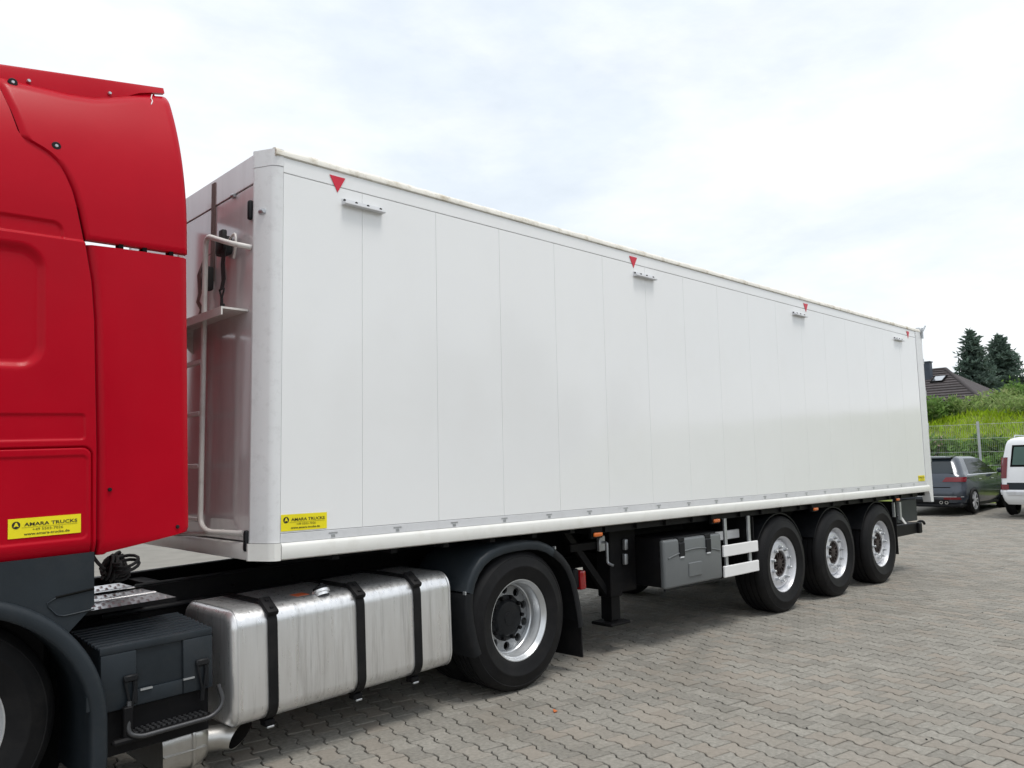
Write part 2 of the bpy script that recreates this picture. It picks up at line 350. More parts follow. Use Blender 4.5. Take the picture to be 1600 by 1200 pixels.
# ---------------------------------------------------------------- wheels
def tyre_profile(Rt, W, rb=.296):
    o = [(rb, .055), (rb + .012, .022), (rb + .05, .006), (rb + .10, .0), (rb + .104, -.0025), (rb + .114, -.0025), (rb + .118, .0), (Rt - .075, .005), (Rt - .05, .014), (Rt - .046, .012), (Rt - .036, .018), (Rt - .028, .026), (Rt - .010, .040), (Rt - .002, .062)]
    tr = []
    for g in (.26, .42, .58, .74):
        y = W * g; tr += [(Rt, y - .009), (Rt - .013, y - .006), (Rt - .013, y + .006), (Rt, y + .009)]
    return o + tr + [(r, W - y) for r, y in reversed(o)]
def build_wheel(kind):
    wh = empty('wheel')
    if kind == 'trailer':
        B().lathe(tyre_profile(.530, .375), 72, closed=True).build('tyre', 'rubber', wh, 35)
        rim = B().lathe([(.270, .20), (.268, .12), (.276, .10), (.284, .065), (.290, .045), (.300, .030), (.306, .030), (.306, .040), (.300, .046)], 60).build('rim', 'rim_white', wh, 35)
        B().lathe([(.274, .105), (.266, .092), (.252, .076), (.226, .066), (.150, .064), (.145, .068), (.143, .20)], 60).build('rim_disc', 'rim_white', wh, 35)
        hub = B().lathe([(.142, .15), (.136, .085), (.126, .072), (.116, .078), (.108, .125), (.055, .125), (.050, .070), (.0, .065)], 40).build('hub', 'rust_hub', wh, 35)
        fb = B()
        for k in range(12):
            t = 2 * math.pi * k / 12; fb.box(.050, .120, .072, .125, -.006, .006, mat=Matrix.Rotation(t, 4, 'Y'))
        fb.build('hub_fin', 'rust_hub', hub, 0)
        for k in range(10):
            t = 2 * math.pi * (k + .5) / 10; c = (.184 * math.cos(t), 0, .184 * math.sin(t))
            B().lathe([(.0, .022), (.011, .022), (.014, .026), (.015, .048), (.021, .050), (.022, .066)], 8, c).build('wheel_nut', 'galvanised', wh, 30)
    else:
        B().lathe(tyre_profile(.520, .315, .290), 72, closed=True).build('tyre', 'rubber', wh, 35)
        if kind == 'drive':
            B().lathe([(r, y + .345) for r, y in tyre_profile(.520, .315, .290)], 48, closed=True).build('tyre', 'rubber', wh, 35)
            B().lathe([(.294, .052), (.302, .034), (.302, .026), (.294, .026), (.287, .034), (.280, .052), (.272, .060), (.270, .078), (.264, .086), (.262, .112), (.258, .118), (.257, .150), (.250, .158), (.249, .205), (.258, .26)], 60).build('rim', 'rim_silver', wh, 35)
            d = B(); r0, r1, yd = .135, .256, .190
            for k in range(10):
                t0, t1 = 2 * math.pi * k / 10, 2 * math.pi * (k + 1) / 10; tm, rm, rh = (t0 + t1) / 2, .212, .032
                hx, hz = rm * math.cos(tm), rm * math.sin(tm); hole, bnd, hol2 = [], [], []
                path = [(r1, t0 + (t1 - t0) * q / 6) for q in range(6)] + [(r1 + (r0 - r1) * q / 4, t1) for q in range(4)] + [(r0, t1 + (t0 - t1) * q / 6) for q in range(6)] + [(r0 + (r1 - r0) * q / 4, t0) for q in range(4)]
                for rr, tt in path:
                    x, z = rr * math.cos(tt), rr * math.sin(tt); a = math.atan2(z - hz, x - hx)
                    yb = yd - .02 * (1 - abs((rr - r0) / (r1 - r0)))
                    bnd.append((x, yb, z)); hole.append((hx + rh * math.cos(a), yd - .010, hz + rh * math.sin(a))); hol2.append((hx + rh * math.cos(a), yd + .012, hz + rh * math.sin(a)))
                n = len(path); d.add(bnd + hole + hol2, [(q, (q + 1) % n, n + (q + 1) % n, n + q) for q in range(n)] + [(n + q, n + (q + 1) % n, 2 * n + (q + 1) % n, 2 * n + q) for q in range(n)])
            d.build('rim_disc', 'rim_dark', wh, 35)
            B().disc(.262, .24).build('brake_drum', 'gap_black', wh, 0)
            B().lathe([(.172, .20), (.172, .176), (.160, .170), (.140, .168), (.132, .155), (.122, .142), (.110, .138), (.05, .138), (.046, .132), (.0, .132)], 40).build('hub', 'black_plastic', wh, 30)
            for k in range(10):
                t = 2 * math.pi * k / 10; c = (.1575 * math.cos(t), 0, .1575 * math.sin(t))
                B().lathe([(.0, .140), (.011, .140), (.014, .144), (.015, .175)], 8, c).build('wheel_nut', 'chassis_black', wh, 30)
        else:
            B().lathe([(.294, .052), (.302, .034), (.302, .026), (.294, .026), (.287, .034), (.280, .052), (.262, .07), (.245, .065), (.20, .035), (.15, .03), (.145, .0), (.12, -.02), (.0, -.02)], 60).build('rim', 'rim_silver', wh, 35)
    return wh

# ---------------------------------------------------------------- semi-trailer (world coordinates, front at x = 0, near side at y = 0)
TL, TW = 10.84, 2.50
ZB, ZL, ZP, ZT, ZR, ZTOP = 1.156, 1.256, 1.310, 3.490, 3.589, 3.645
trailer = empty('semi_trailer')
tag(trailer, 'long white box semi-trailer on three axles coupled behind the red tractor', 'trailer')
B().box(.10, TL - .03, .009, TW - .031, ZB + .03, ZT + .03).build('box_core', 'seam_dark', trailer, 0)
seams = [.124] + [.688 + .6165 * k for k in range(16)] + [10.60]
seams = [s for s in seams if s <= 10.60]
for a, b in zip(seams, seams[1:]):
    B().box(a + .0008, b - .0008, 0, .030, ZP + .002, ZT - .002, .0012, 1).build('side_panel', 'panel_white', trailer, 0)
B().box(.124, 10.60, .001, .030, ZT + .004, ZR - .001, .002, 1).build('top_band', 'panel_white', trailer, 0)
# far side, rear doors, roof
for k in range(5):
    a, b = .124 + 2.1 * k, .124 + 2.1 * (k + 1); B().box(a + .002, min(b, 10.6) - .002, TW - .03, TW, ZP, ZR).build('side_panel', 'panel_white', trailer, 0)
for y0, y1 in ((.12, 1.247), (1.253, TW - .12)):
    B().box(TL - .05, TL - .005, y0, y1, ZL, ZR - .05, .008, 1).build('rear_door', 'panel_white', trailer, 0)
B().box(.1, TL - .1, .10, TW - .10, ZR, ZTOP - .012).build('roof_cover', 'rail_white', trailer, 0)
# bottom rail (rounded), riveted aluminium strip, roof edge rail
rp = [(.0, ZL), (-.014, ZL - .006), (-.020, ZL - .022), (-.020, ZB + .030), (-.014, ZB + .008), (.004, ZB), (.09, ZB), (.09, ZL)]
B().prism(rp, 'x', .125, 10.70).build('bottom_rail', 'rail_white', trailer, 50)
B().prism([(TW - q[0], q[1]) for q in rp], 'x', .125, 10.70).build('bottom_rail', 'rail_white', trailer, 50)
B().box(.124, 10.60, -.004, .028, ZL + .001, ZP - .001, .0015, 1).build('floor_strip', 'strip_alu', trailer, 0)
x = .473
while x < 10.5:
    b = B().box(x - .032, x + .032, -.0055, -.0035, ZL + .030, ZL + .036); b.box(x - .014, x + .014, -.0055, -.0035, ZL + .008, ZL + .026); b.build('rail_clip', 'galvanised', trailer, 0)
    B().box(x - .030, x + .030, -.0058, -.0040, ZL + .0365, ZL + .040).build('clip_slot', 'seam_dark', trailer, 0); x += .4815
def rail_sec(x, j):
    return [(x, -.002, ZR), (x, -.010, ZR + .006), (x, -.010, ZR + .030 + j * .3), (x, .004, ZR + .050 + j), (x, .03, ZTOP + j), (x, .10, ZTOP - .005 + j * .4), (x, .11, ZR), ]
secs = []
for k in range(161):
    x = .07 + (TL - .10) * k / 160; secs.append(rail_sec(x, float(RNG.normal(0, .0022))))
B().loft(secs).build('roof_edge_rail', 'roof_edge', trailer, 50)
B().loft([[(q[0], TW - q[1], q[2]) for q in s] for s in secs[::8]]).build('roof_edge_rail', 'roof_edge', trailer, 50)
# front corner posts and caps
def corner(z0, z1, name, mat, grow=0.0, side=1):
    p = [(.1225, 0 - grow), (.105, 0 - grow), (.085, .004 - grow), (.066, .016 - grow * .8), (.054, .030 - grow * .7), (.008 - grow * .4, .118), (-grow * .8, .132), (-grow, .140), (-grow, .1465), (.1225, .1465)]
    if side < 0: p = [(a, TW - b) for a, b in p]
    return B().prism(p, 'z', z0, z1).build(name, mat, trailer, 22)
for sd in (1, -1):
    corner(ZL + .002, ZT + .035, 'corner_post', 'post_white', 0, sd)
    corner(ZT + .038, ZTOP - .012, 'corner_cap', 'post_white', .003, sd)
    corner(ZB, ZL - .001, 'corner_foot', 'rail_white', .012, sd)
# front wall
B().box(.012, .06, .148, TW - .148, ZL + .01, 3.435, .003, 1).build('front_wall', 'front_white_shaded', trailer, 0)
B().box(.008, .06, .148, TW - .148, 3.441, ZTOP - .02, .003, 1).build('front_header', 'front_white_shaded', trailer, 0)
B().box(-.010, .10, .148, TW - .148, ZB + .002, ZL, .012, 2).build('front_sill', 'rail_white', trailer, 40)
# front ladder, platform, straps
def stile(y, ym):
    b = B().tube(bend([(.012, y - .42, 3.04), (-.10, y - .36, 3.06), (-.10, y, 3.19), (-.10, y, 1.36), (-.10, y - .10, 1.315), (.012, y - .36, 1.31)], .09), .017, 12); return b
stile(.60, 0).build('ladder_stile', 'tube_white', trailer, 60)
B().tube([(-.10, 1.02, 3.15), (-.10, 1.02, 1.30)], .017, 12).build('ladder_stile', 'tube_white', trailer, 60)
for z in (2.375, 2.045, 1.715, 1.385):
    B().box(-.115, -.085, .62, 1.00, z - .014, z + .014, .004, 1).build('ladder_rung', 'tube_white', trailer, 0)
B().tube([(-.08, 1.40, 1.255), (-.08, .55, 1.30), (.01, .50, 1.31)], .014, 10).build('grab_bar', 'tube_white', trailer, 60)
pb = B().box(-.16, .01, .215, 2.2, 2.648, 2.66); pb.box(-.16, -.15, .215, 2.2, 2.61, 2.648); pb.build('platform', 'tube_white', trailer, 0)
for y in (1.05, 1.6, 2.15): B().prism([(-.148, 2.645), (.012, 2.645), (.012, 2.48)], 'y', y, y + .012).build('platform_bracket', 'tube_white', trailer, 0)
B().box(.001, .011, .715, .765, 2.93, 3.60).build('strap_band', 'strap_brown', trailer, 0)
rb = B().box(-.065, .005, .42, .55, 3.045, 3.165, .02, 2); rb.box(-.085, -.05, .39, .45, 3.11, 3.19, .01, 2); rb.build('ratchet', 'strap_black', trailer, 40)
def ribbon(name, pts, wd, mat, ax=(0, 1, 0)):
    P = [Vector(p) for p in pts]; A = Vector(ax).normalized() * wd / 2; vs = []
    for p in P: vs += [p - A, p + A, p + A + Vector((-.004, 0, 0)), p - A + Vector((-.004, 0, 0))]
    return B().loft([vs[i * 4:i * 4 + 4] for i in range(len(P))]).build(name, mat, trailer, 60)
ribbon('hanging_strap', [(-.05, .43, 3.08), (-.055, .435, 2.98), (-.045, .445, 2.88), (-.05, .455, 2.82)], .055, 'strap_black')
hk = B().tube(bend([(-.052, .49, 2.82), (-.052, .455, 2.755), (-.052, .42, 2.82), (-.052, .49, 2.82)], .008, 3), .006, 8)
hk.tube(bend([(-.052, .455, 2.76), (-.052, .455, 2.70), (-.06, .42, 2.695), (-.06, .413, 2.72)], .02, 4), .010, 8); hk.build('strap_hook', 'strap_black', trailer, 60)
ribbon('hanging_strap', [(-.03, .69, 3.10), (-.04, .75, 3.08), (-.055, .805, 2.98), (-.035, .83, 2.86), (-.05, .825, 2.80), (-.03, .81, 2.75), (-.04, .835, 2.69)], .05, 'strap_brown')
rb = B().box(-.07, .0, .69, .75, 2.86, 3.02, .015, 2); rb.build('ratchet', 'strap_black', trailer, 40)
B().tube(bend([(-.03, .42, 3.13), (-.04, .30, 3.155), (-.045, .275, 3.08), (-.03, .34, 3.0)], .04), .008, 8).build('strap_eye', 'tube_white', trailer, 60)
for y, z in ((.172, 3.27), (.165, 1.27)):
    B().box(-.022, .01, y - .018, y + .018, z - .062, z + .062, .014, 3).build('hinge_cap', 'black_plastic', trailer, 50)
B().lathe([(0, -.03), (.012, -.03), (.018, -.022), (.020, .01)], 14, (.028, .085, 3.245)).build('post_bolt', 'galvanised', trailer, 40)
B().lathe([(0, -.02), (.010, -.02), (.014, -.012), (.016, .01)], 12, (.0, .43, 3.43)).build('post_bolt', 'galvanised', trailer, 40)
# red triangles, drip-vent covers, stickers
for x in (.50, 3.60, 7.00, 10.30):
    B().prism([(x - .058, 3.557), (x + .058, 3.557), (x, 3.452)], 'y', -.0035, -.0012).build('red_triangle', 'red_sticker', trailer, 0)
for x in (.688, 3.75, 6.80, 9.89):
    v = B().prism([(.0, 3.418), (-.006, 3.420), (-.008, 3.400), (-.045, 3.392), (-.047, 3.380), (-.042, 3.376), (.0, 3.378)], 'x', x - .155, x + .155).build('vent_cover', 'strip_alu', trailer, 0)
    for dx in (-.14, -.05, .04, .14):
        B().lathe([(0, -.016), (.006, -.016), (.009, -.012), (.009, .0)], 8, (x + dx, 0, 3.408)).build('vent_screw', 'gap_black', v, 0)
sticker(trailer, .126, .430, 1.322, 1.419, -.002)
sticker(trailer, 10.30, 10.56, 1.322, 1.405, -.002)
# rear frame
post = [(10.605, ZR + .01), (10.605, ZB + .02), (10.67, ZB + .02), (10.72, ZB - .03), (10.76, 1.0), (10.86, 1.0), (10.86, ZR + .01)]
for y0, y1 in ((-.006, .11), (TW - .11, TW + .006)):
    B().prism(post, 'y', y0, y1).build('rear_post', 'post_white', trailer, 0)
hb = B().box(10.80, 10.88, -.03, .06, 3.57, 3.67, .01, 1); hb.tube([(10.86, -.02, 3.60), (10.92, -.05, 3.70)], .012, 8); hb.tube([(10.84, -.02, 3.5), (10.84, -.02, 3.66)], .02, 8); hb.build('top_latch', 'galvanised', trailer, 40)
for z in (1.6, 2.1, 2.6, 3.1): B().box(10.86, 10.885, -.01, .05, z, z + .09, .006, 1).build('door_hinge', 'galvanised', trailer, 0)
# chassis
for y in (.78, 1.62):
    b = B().box(2.9, 10.4, y, y + .10, .80, .815); b.box(2.9, 10.4, y, y + .10, 1.06, 1.075); b.box(2.9, 10.4, y + .043, y + .057, .815, 1.06)
    b.box(.4, 2.9, y, y + .10, 1.085, 1.155); b.build('chassis_beam', 'chassis_black', trailer, 0)
for k in range(24):
    x = .5 + k * .44; B().box(x, x + .05, .05, TW - .05, 1.10 if x > 2.8 else 1.12, 1.155).build('cross_member', 'chassis_black', trailer, 0)
B().box(.35, 2.1, .55, 1.95, 1.072, 1.084).build('kingpin_plate', 'chassis_black', trailer, 0)
B().box(2.95, 10.45, .08, TW - .08, 1.092, 1.150).build('floor_plate', 'chassis_black', trailer, 0)
# landing gear
for y in (.30, 1.98):
    b = B().box(3.50, 3.66, y, y + .16, .48, 1.14, .008, 1); b.box(3.52, 3.64, y + .02, y + .14, .28, .5); b.build('landing_leg', 'chassis_black', trailer, 0)
    b = B().box(3.44, 3.72, y - .04, y + .20, .235, .262, .008, 1); b.box(3.53, 3.63, y + .04, y + .12, .262, .30); b.build('landing_foot', 'chassis_black', trailer, 0)
    B().add([(2.92, y + .05, 1.12), (3.0, y + .05, 1.12), (3.52, y + .05, .56), (3.52, y + .05, .47), (2.92, y + .09, 1.12), (3.0, y + .09, 1.12), (3.52, y + .09, .56), (3.52, y + .09, .47)], [(0, 1, 2, 3), (4, 7, 6, 5), (0, 4, 5, 1), (1, 5, 6, 2), (2, 6, 7, 3), (3, 7, 4, 0)]).build('diagonal_brace', 'chassis_black', trailer, 0)
B().box(3.02, 3.42, .34, .39, .92, .99, .006, 1).build('crank_bracket', 'chassis_black', trailer, 0)
b = B().tube(bend([(3.40, .33, .98), (3.40, .25, .98), (3.40, .25, .80), (3.42, .20, .78)], .02), .012, 8); b.box(3.36, 3.44, .30, .34, .90, 1.04, .008, 1); b.build('landing_crank', 'galvanised', trailer, 40)
for y in (.5, 1.9): pass
B().box(3.535, 3.625, .46, 1.98, .80, .86).build('landing_crossbar', 'chassis_black', trailer, 0)
for y, z, r in ((.56, .70, .17), (.58, .98, .12), (.98, .86, .20)):
    B().tube([(3.69, y, z), (3.71, y, z), (4.9, y, z), (4.92, y, z)], [r * .8, r, r, r * .8], 20).build('air_tank', 'chassis_black', trailer, 50)
B().box(3.68, 3.93, .34, .80, .50, 1.08, .01, 1).build('valve_box', 'chassis_black', trailer, 0)
for x, y, z in ((3.72, .30, .93), (3.70, .29, .80)): B().box(x, x + .05, y, y + .04, z - .05, z + .05, .012, 2).build('valve_fitting', 'galvanised', trailer, 40)
for k in range(4):
    B().tube(bend([(3.70 + .05 * k, .5, 1.06), (3.72 + .05 * k, .42, .80 - .03 * k), (3.86, .50, .60 - .04 * k)], .12), .012, 8).build('air_hose', 'black_plastic', trailer, 60)
# tool box
tbx = B().box(3.94, 4.88, .06, .50, .535, .985, .02, 2).build('tool_box', 'chassis_black', trailer, 40)
lid = B().box(3.925, 4.895, .015, .075, .525, .965, .022, 3).build('tool_box_lid', 'box_grey', trailer, 40)
arc = [(3.98 + .88 * k / 16, .013, .80 + .055 * math.sin(math.pi * k / 16)) for k in range(17)]
B().tube(arc, .007, 6).build('lid_rib', 'box_grey', lid, 60)
for x in (4.20, 4.65):
    b = B().box(x - .045, x + .045, .002, .03, .80, .93, .008, 1); b.box(x - .05, x + .05, .01, .09, .93, .975, .006, 1); b.build('box_latch', 'black_plastic', trailer, 0)
    B().box(x - .03, x + .03, .004, .03, .785, .80, .004, 1).build('latch_tongue', 'strip_alu', trailer, 0)
B().box(4.30, 4.52, .004, .02, .60, .73, .006, 1).build('lid_badge', 'box_grey', lid, 0)
B().box(3.945, 4.875, .03, .06, .505, .535, .006, 1).build('box_hinge', 'black_plastic', trailer, 0)
# white side guard
for x in (5.00, 5.46):
    B().box(x, x + .045, .035, .060, .53, 1.10, .004, 1).build('guard_post', 'galvanised', trailer, 0)
for z in (.725, .522):
    B().box(4.925, 5.60, .008, .034, z, z + .112, .006, 1).build('guard_board', 'guard_white', trailer, 0)
B().box(5.06, 5.56, .20, .23, .86, .95, .005, 1).build('guard_board', 'guard_white', trailer, 0)
B().box(5.0, 5.62, .10, .60, .50, .52).build('wheel_chock_tray', 'chassis_black', trailer, 0)
for z in (.50, .72): B().box(3.9, 5.6, TW - .05, TW - .02, z, z + .11, .006, 1).build('guard_board', 'guard_white', trailer, 0)  # far-side boards added as occluders to darken the ground beneath
B().box(3.0, 3.45, TW - .50, TW - .05, .52, .98, .02, 1).build('tool_box', 'black_plastic', trailer, 30)  # unseen box added to block light from the far side
B().box(4.0, 5.0, TW - .62, TW - .08, .48, 1.0, .02, 1).build('occluder_box', 'black_plastic', trailer, 30)  # added blocker, deepens the shade below the trailer floor
sw_ = B().lathe(tyre_profile(.53, .375), 40, closed=True).build('occluder_tyre', 'rubber', trailer, 40); sw_.rotation_euler = (R(90), 0, 0); sw_.location = (5.0, 1.25, .86)  # unseen tyre added to shade the ground under the chassis
# marker lamps
for x in (3.005, 4.83, 6.99, 9.52):
    b = B().box(x - .055, x + .055, .006, .03, 1.072, 1.108, .012, 3).build('marker_lamp', 'amber', trailer, 50)
    B().box(x - .07, x + .07, .03, .06, 1.06, 1.15).build('lamp_bracket', 'chassis_black', trailer, 0)
# wheels, axles, mudguards
w0 = build_wheel('trailer'); w0.parent = trailer; first = True
for k in range(3):
    x = 6.243 + 1.364 * k
    for side in (1, -1):
        o = w0 if first else copy_tree(w0, trailer); first = False
        o.location = (x, .045 if side > 0 else TW - .045, .522); o.rotation_euler = (0, RNG.uniform(0, 6.28), 0) if side > 0 else (0, 0, math.pi)
    B().tube([(x, .2, .522), (x, TW - .2, .522)], .075, 16).build('axle', 'chassis_black', trailer, 60)
    for y in (.80, 1.64):
        b = B().box(x - .62, x + .12, y, y + .08, .56, .64, .01, 1); b.box(x - .66, x - .50, y, y + .09, .55, .82); b.build('trailing_arm', 'chassis_black', trailer, 0)
        B().lathe([(0, 0), (.10, 0), (.115, .03), (.10, .06), (.115, .10), (.10, .14), (0, .14)], 20).build('air_spring', 'rubber', trailer, 50, None)
        bpy.context.view_layer.objects.active = None
        o = COL.objects[-1]; o.rotation_euler = (R(90), 0, 0); o.location = (x + .3, y + .04, .68)
    b = B(); n = 14; r0 = .575; secs = []
    for q in range(n + 1):
        t = R(155 - 130 * q / n); secs.append([(x + rr * math.cos(t), yy, .50 + rr * math.sin(t)) for rr, yy in ((r0, .10), (r0 + .012, .10), (r0 + .012, .48), (r0, .48))])
    b.loft(secs).build('mudguard', 'black_plastic', trailer, 50)
B().box(9.52, 9.535, .06, .50, .33, 1.06).build('mud_flap', 'rubber', trailer, 0)
B().box(9.52, 9.535, TW - .50, TW - .06, .33, 1.06).build('mud_flap', 'rubber', trailer, 0)
B().box(5.60, 5.612, .06, .48, .70, 1.08).build('mud_flap', 'rubber', trailer, 0)
B().box(9.44, 9.47, .045, .075, .85, 1.05).build('flap_holder', 'galvanised', trailer, 0)
# rear underrun guard and lamps
B().box(9.72, 10.50, .12, .16, .74, 1.06, .006, 1).build('rear_bracket', 'slate_plastic', trailer, 0)
B().box(9.62, 10.62, .14, .26, .545, .70, .01, 1).build('side_bar', 'chassis_black', trailer, 0)
B().box(10.50, 10.62, .10, 2.40, .545, .70, .012, 1).build('underrun_bar', 'chassis_black', trailer, 0)
B().box(10.42, 10.52, .60, 1.0, .74, .96, .02, 2).build('rear_lamp_unit', 'red_lens', trailer, 40)
B().add([(9.72, .10, .86), (9.80, .10, .86), (10.02, .10, .72), (9.94, .10, .72), (9.72, .115, .86), (9.80, .115, .86), (10.02, .115, .72), (9.94, .115, .72)], [(0, 1, 2, 3), (4, 7, 6, 5), (0, 4, 5, 1), (1, 5, 6, 2), (2, 6, 7, 3), (3, 7, 4, 0)]).build('reflector_strip', 'guard_white', trailer, 0)
B().tube(bend([(10.60, .30, .66), (10.78, .24, .655), (10.86, .22, .70), (10.95, .20, .69), (11.0, .20, .65)], .04), .020, 10).build('rope_hook', 'chassis_black', trailer, 60)
B().box(9.60, 9.66, .03, .06, .80, 1.05).build('flap_holder', 'galvanised', trailer, 0)

# ---------------------------------------------------------------- tractor (own frame: u rearwards, v inwards, w up; origin under the drive wheel)
TR = Matrix.Translation((2.14, .03, 0)) @ Matrix.Rotation(R(1.4), 4, 'Z') @ Matrix.Rotation(R(-1.7), 4, 'Y')
tractor = empty('truck_tractor'); tractor.matrix_world = TR
tag(tractor, 'red tractor unit with dark grey skirts and a ribbed aluminium fuel tank', 'truck')
CW = 2.44    # cab width
def grow(w): return .03 + .35 * max(0.0, w - 3.1) ** 2
SEAM = [(1.30, -2.972), (1.9, -2.970), (2.545, -2.982), (2.741, -2.995), (2.935, -3.025), (3.126, -3.062), (3.20, -3.080), (3.269, -3.106), (3.32, -3.13), (3.359, -3.160), (3.395, -3.195), (3.418, -3.229), (3.44, -3.275), (3.459, -3.310), (3.593, -3.343), (3.695, -3.376), (3.80, -3.405), (3.95, -3.44)]
sw, su = [a for a, _ in SEAM], [b for _, b in SEAM]
def seam_u(wv): return float(np.interp(wv, sw, su))
def sd_rr(u, wv, u0, u1, w0, w1, r):
    qx = abs(u - (u0 + u1) / 2) - (u1 - u0) / 2 + r; qy = abs(wv - (w0 + w1) / 2) - (w1 - w0) / 2 + r
    return math.hypot(max(qx, 0), max(qy, 0)) + min(max(qx, qy), 0) - r
def ss(x, a, b):
    t = min(1, max(0, (x - a) / (b - a))); return t * t * (3 - 2 * t)
def cab_v(u, wv):
    v = grow(wv)
    v += .014 * ss(wv, 2.940, 2.952)                                         # upper part set back
    v += .022 * ss(-sd_rr(u, wv, -4.0, -3.208, 2.295, 2.885, .11), -.012, .030)   # big rounded recess
    v += .010 * ss(-sd_rr(u, wv, -4.4, -3.12, 2.90, 3.03, .05), -.004, .012) * ss(wv, 2.945, 2.955)
    v += .007 * ss(-sd_rr(u, wv, -4.4, -3.02, 1.940, 2.070, .02), -.004, .010)
    d = sd_rr(u, wv, -4.3, -2.990, 1.30, 1.905, .045)
    v += .014 * max(0, 1 - abs(d) / .0065)                                   # hatch gap
    v += .006 * ss(-sd_rr(u, wv, -4.2, -3.008, 1.455, 1.865, .03), -.004, .010)
    v += .9 * max(0, 1.450 - wv) ** 2 * 6
    return v
rows = sorted(set([round(q, 4) for q in np.r_[np.linspace(1.38, 2.12, 190), np.linspace(2.12, 2.9, 70), np.linspace(2.9, 3.05, 40), np.linspace(3.05, 3.80, 60)]]))
NC = 120; VV = []; FF = []
for wv in rows:
    us = seam_u(wv)
    for c in range(NC):
        t = c / (NC - 1); u = us - (1 - t) ** 1.6 * (us + 3.86); VV.append((u, cab_v(u, wv), wv))
for i in range(len(rows) - 1):
    for c in range(NC - 1): FF.append((i * NC + c, i * NC + c + 1, (i + 1) * NC + c + 1, (i + 1) * NC + c))
mesh_obj('cab_side', VV, FF, 'red_paint', tractor, 60)
# seam edge (return flange) so the side has depth
fl = B(); secs = []
for wv in rows[::3] + [rows[-1]]:
    u = seam_u(wv); v = cab_v(u, wv); secs.append([(u, v + .0006, wv), (u + .003, v + .004, wv), (u + .003, v + .05, wv), (u - .02, v + .05, wv)])
fl.loft(secs, closed=False, caps=False).build('seam_flange', 'gap_black', tractor, 0)
# rest of the cab: shell, door, screen, far side
sh = B()
prof = [(-3.0, 1.38), (-3.0, 3.66), (-3.2, 3.70), (-4.3, 3.68), (-4.75, 3.25), (-4.92, 2.2), (-4.95, 1.38)]
sh.prism(prof, 'y', .29, CW - .27).build('cab_shell', 'red_paint', tractor, 30)
B().prism([(-3.862, 1.385), (-3.862, 3.60), (-4.30, 3.55), (-4.70, 3.15), (-4.86, 2.3), (-4.93, 1.385)], 'y', .045, .158).build('door', 'red_paint', tractor, 30)
B().prism([(-3.95, 2.25), (-3.95, 3.02), (-4.45, 2.95), (-4.74, 2.2)], 'y', .040, .0445).build('door_window', 'glass_dark', tractor, 0)
B().add([(-4.935, .25, 2.25), (-4.935, CW - .2, 2.25), (-4.77, CW - .2, 3.22), (-4.77, .25, 3.22)], [(0, 1, 2, 3)]).build('windscreen', 'glass_dark', tractor, 0)
B().prism([(-3.86, 1.38), (-3.86, 3.6), (-3.02, 3.6), (-3.02, 1.38)], 'y', CW - .1, CW - .03).build('cab_side', 'red_paint', tractor, 30)
B().box(-5.0, -4.93, .05, CW - .05, .55, 1.37, .03, 2).build('front_bumper', 'slate_plastic', tractor, 40)
B().box(-4.90, -3.1, .30, CW - .3, .62, 1.33, .03, 1).build('engine_tunnel', 'chassis_black', tractor, 40)
# side fairings (extenders) as thin curved shells
def shell(name, rows_, ufun, vfun, thick=.028, cols=22, edge=.016):
    secs = []
    for wv in rows_:
        u0, u1 = ufun(wv); o = []
        for c in range(cols):
            t = c / (cols - 1); u = u0 + (u1 - u0) * t
            e = min(t, 1 - t) * (u1 - u0); r = max(0, edge - e); dv = edge - math.sqrt(max(0, edge * edge - r * r))
            o.append((u, vfun(u, wv) + dv, wv))
        secs.append(o + [(q[0], q[1] + thick, q[2]) for q in reversed(o)])
    return B().loft(secs).build(name, 'red_paint', tractor, 50)
def low_u(wv):
    u1 = -2.500
    if wv < 1.47: u1 -= .030 * (1 - math.sqrt(max(0, 1 - min(1, (1.47 - wv) / .045) ** 2)))
    if wv < 1.430: u1 = min(u1, -2.533 - (1.430 - wv) * 6.7)
    return seam_u(wv) + .010, max(u1, seam_u(wv) + .05)
shell('side_fairing', list(np.linspace(1.365, 1.48, 14)) + list(np.linspace(1.5, 2.934, 24)), low_u, lambda u, wv: .030 + .5 * max(0, 1.44 - wv) ** 2 * 6 + .012 * ((u + 2.73) / .24) ** 2)
FT = [(-3.45, 3.763), (-3.2, 3.767), (-3.05, 3.772), (-2.922, 3.793), (-2.81, 3.840), (-2.704, 3.890), (-2.589, 3.933), (-2.50, 3.957)]
def ftop(u): return float(np.interp(u, [a for a, _ in FT], [b for _, b in FT]))
cols, NR = 40, 60; secs = []
for c in range(cols):
    t = c / (cols - 1); col = []
    for r_ in range(NR):
        s = r_ / (NR - 1)
        # walk along: start u at the seam for this height, straight to the rear edge
        wv = 2.957 + (3.80 - 2.957) * s; u0 = seam_u(wv) + .011; u = u0 + (-2.500 - u0) * t
        wt = ftop(u); wv2 = 2.957 + (wt - 2.957) * s
        e = min(t * (-2.5 - u0), (1 - t) * (-2.5 - u0) + 0, wv2 - 2.957 + .002); rr = max(0, .014 - e)
        dv = .014 - math.sqrt(max(0, .014 ** 2 - rr * rr)); dv += .05 * max(0, s - .93) ** 2 / .0049 * .5
        col.append((u, grow(wv2) + dv, wv2))
    secs.append(col + [(q[0], q[1] + .028, q[2] - .004) for q in reversed(col)])
B().loft(secs).build('roof_fairing', 'red_paint', tractor, 50)
# white worn edge of the fairing corner
B().tube([(-2.60, grow(3.925) - .001, 3.925), (-2.612, grow(3.90) - .003, 3.895), (-2.608, grow(3.88) - .003, 3.875), (-2.622, grow(3.85) - .003, 3.845)], .0028, 6).build('paint_crack', 'guard_white', tractor, 0)
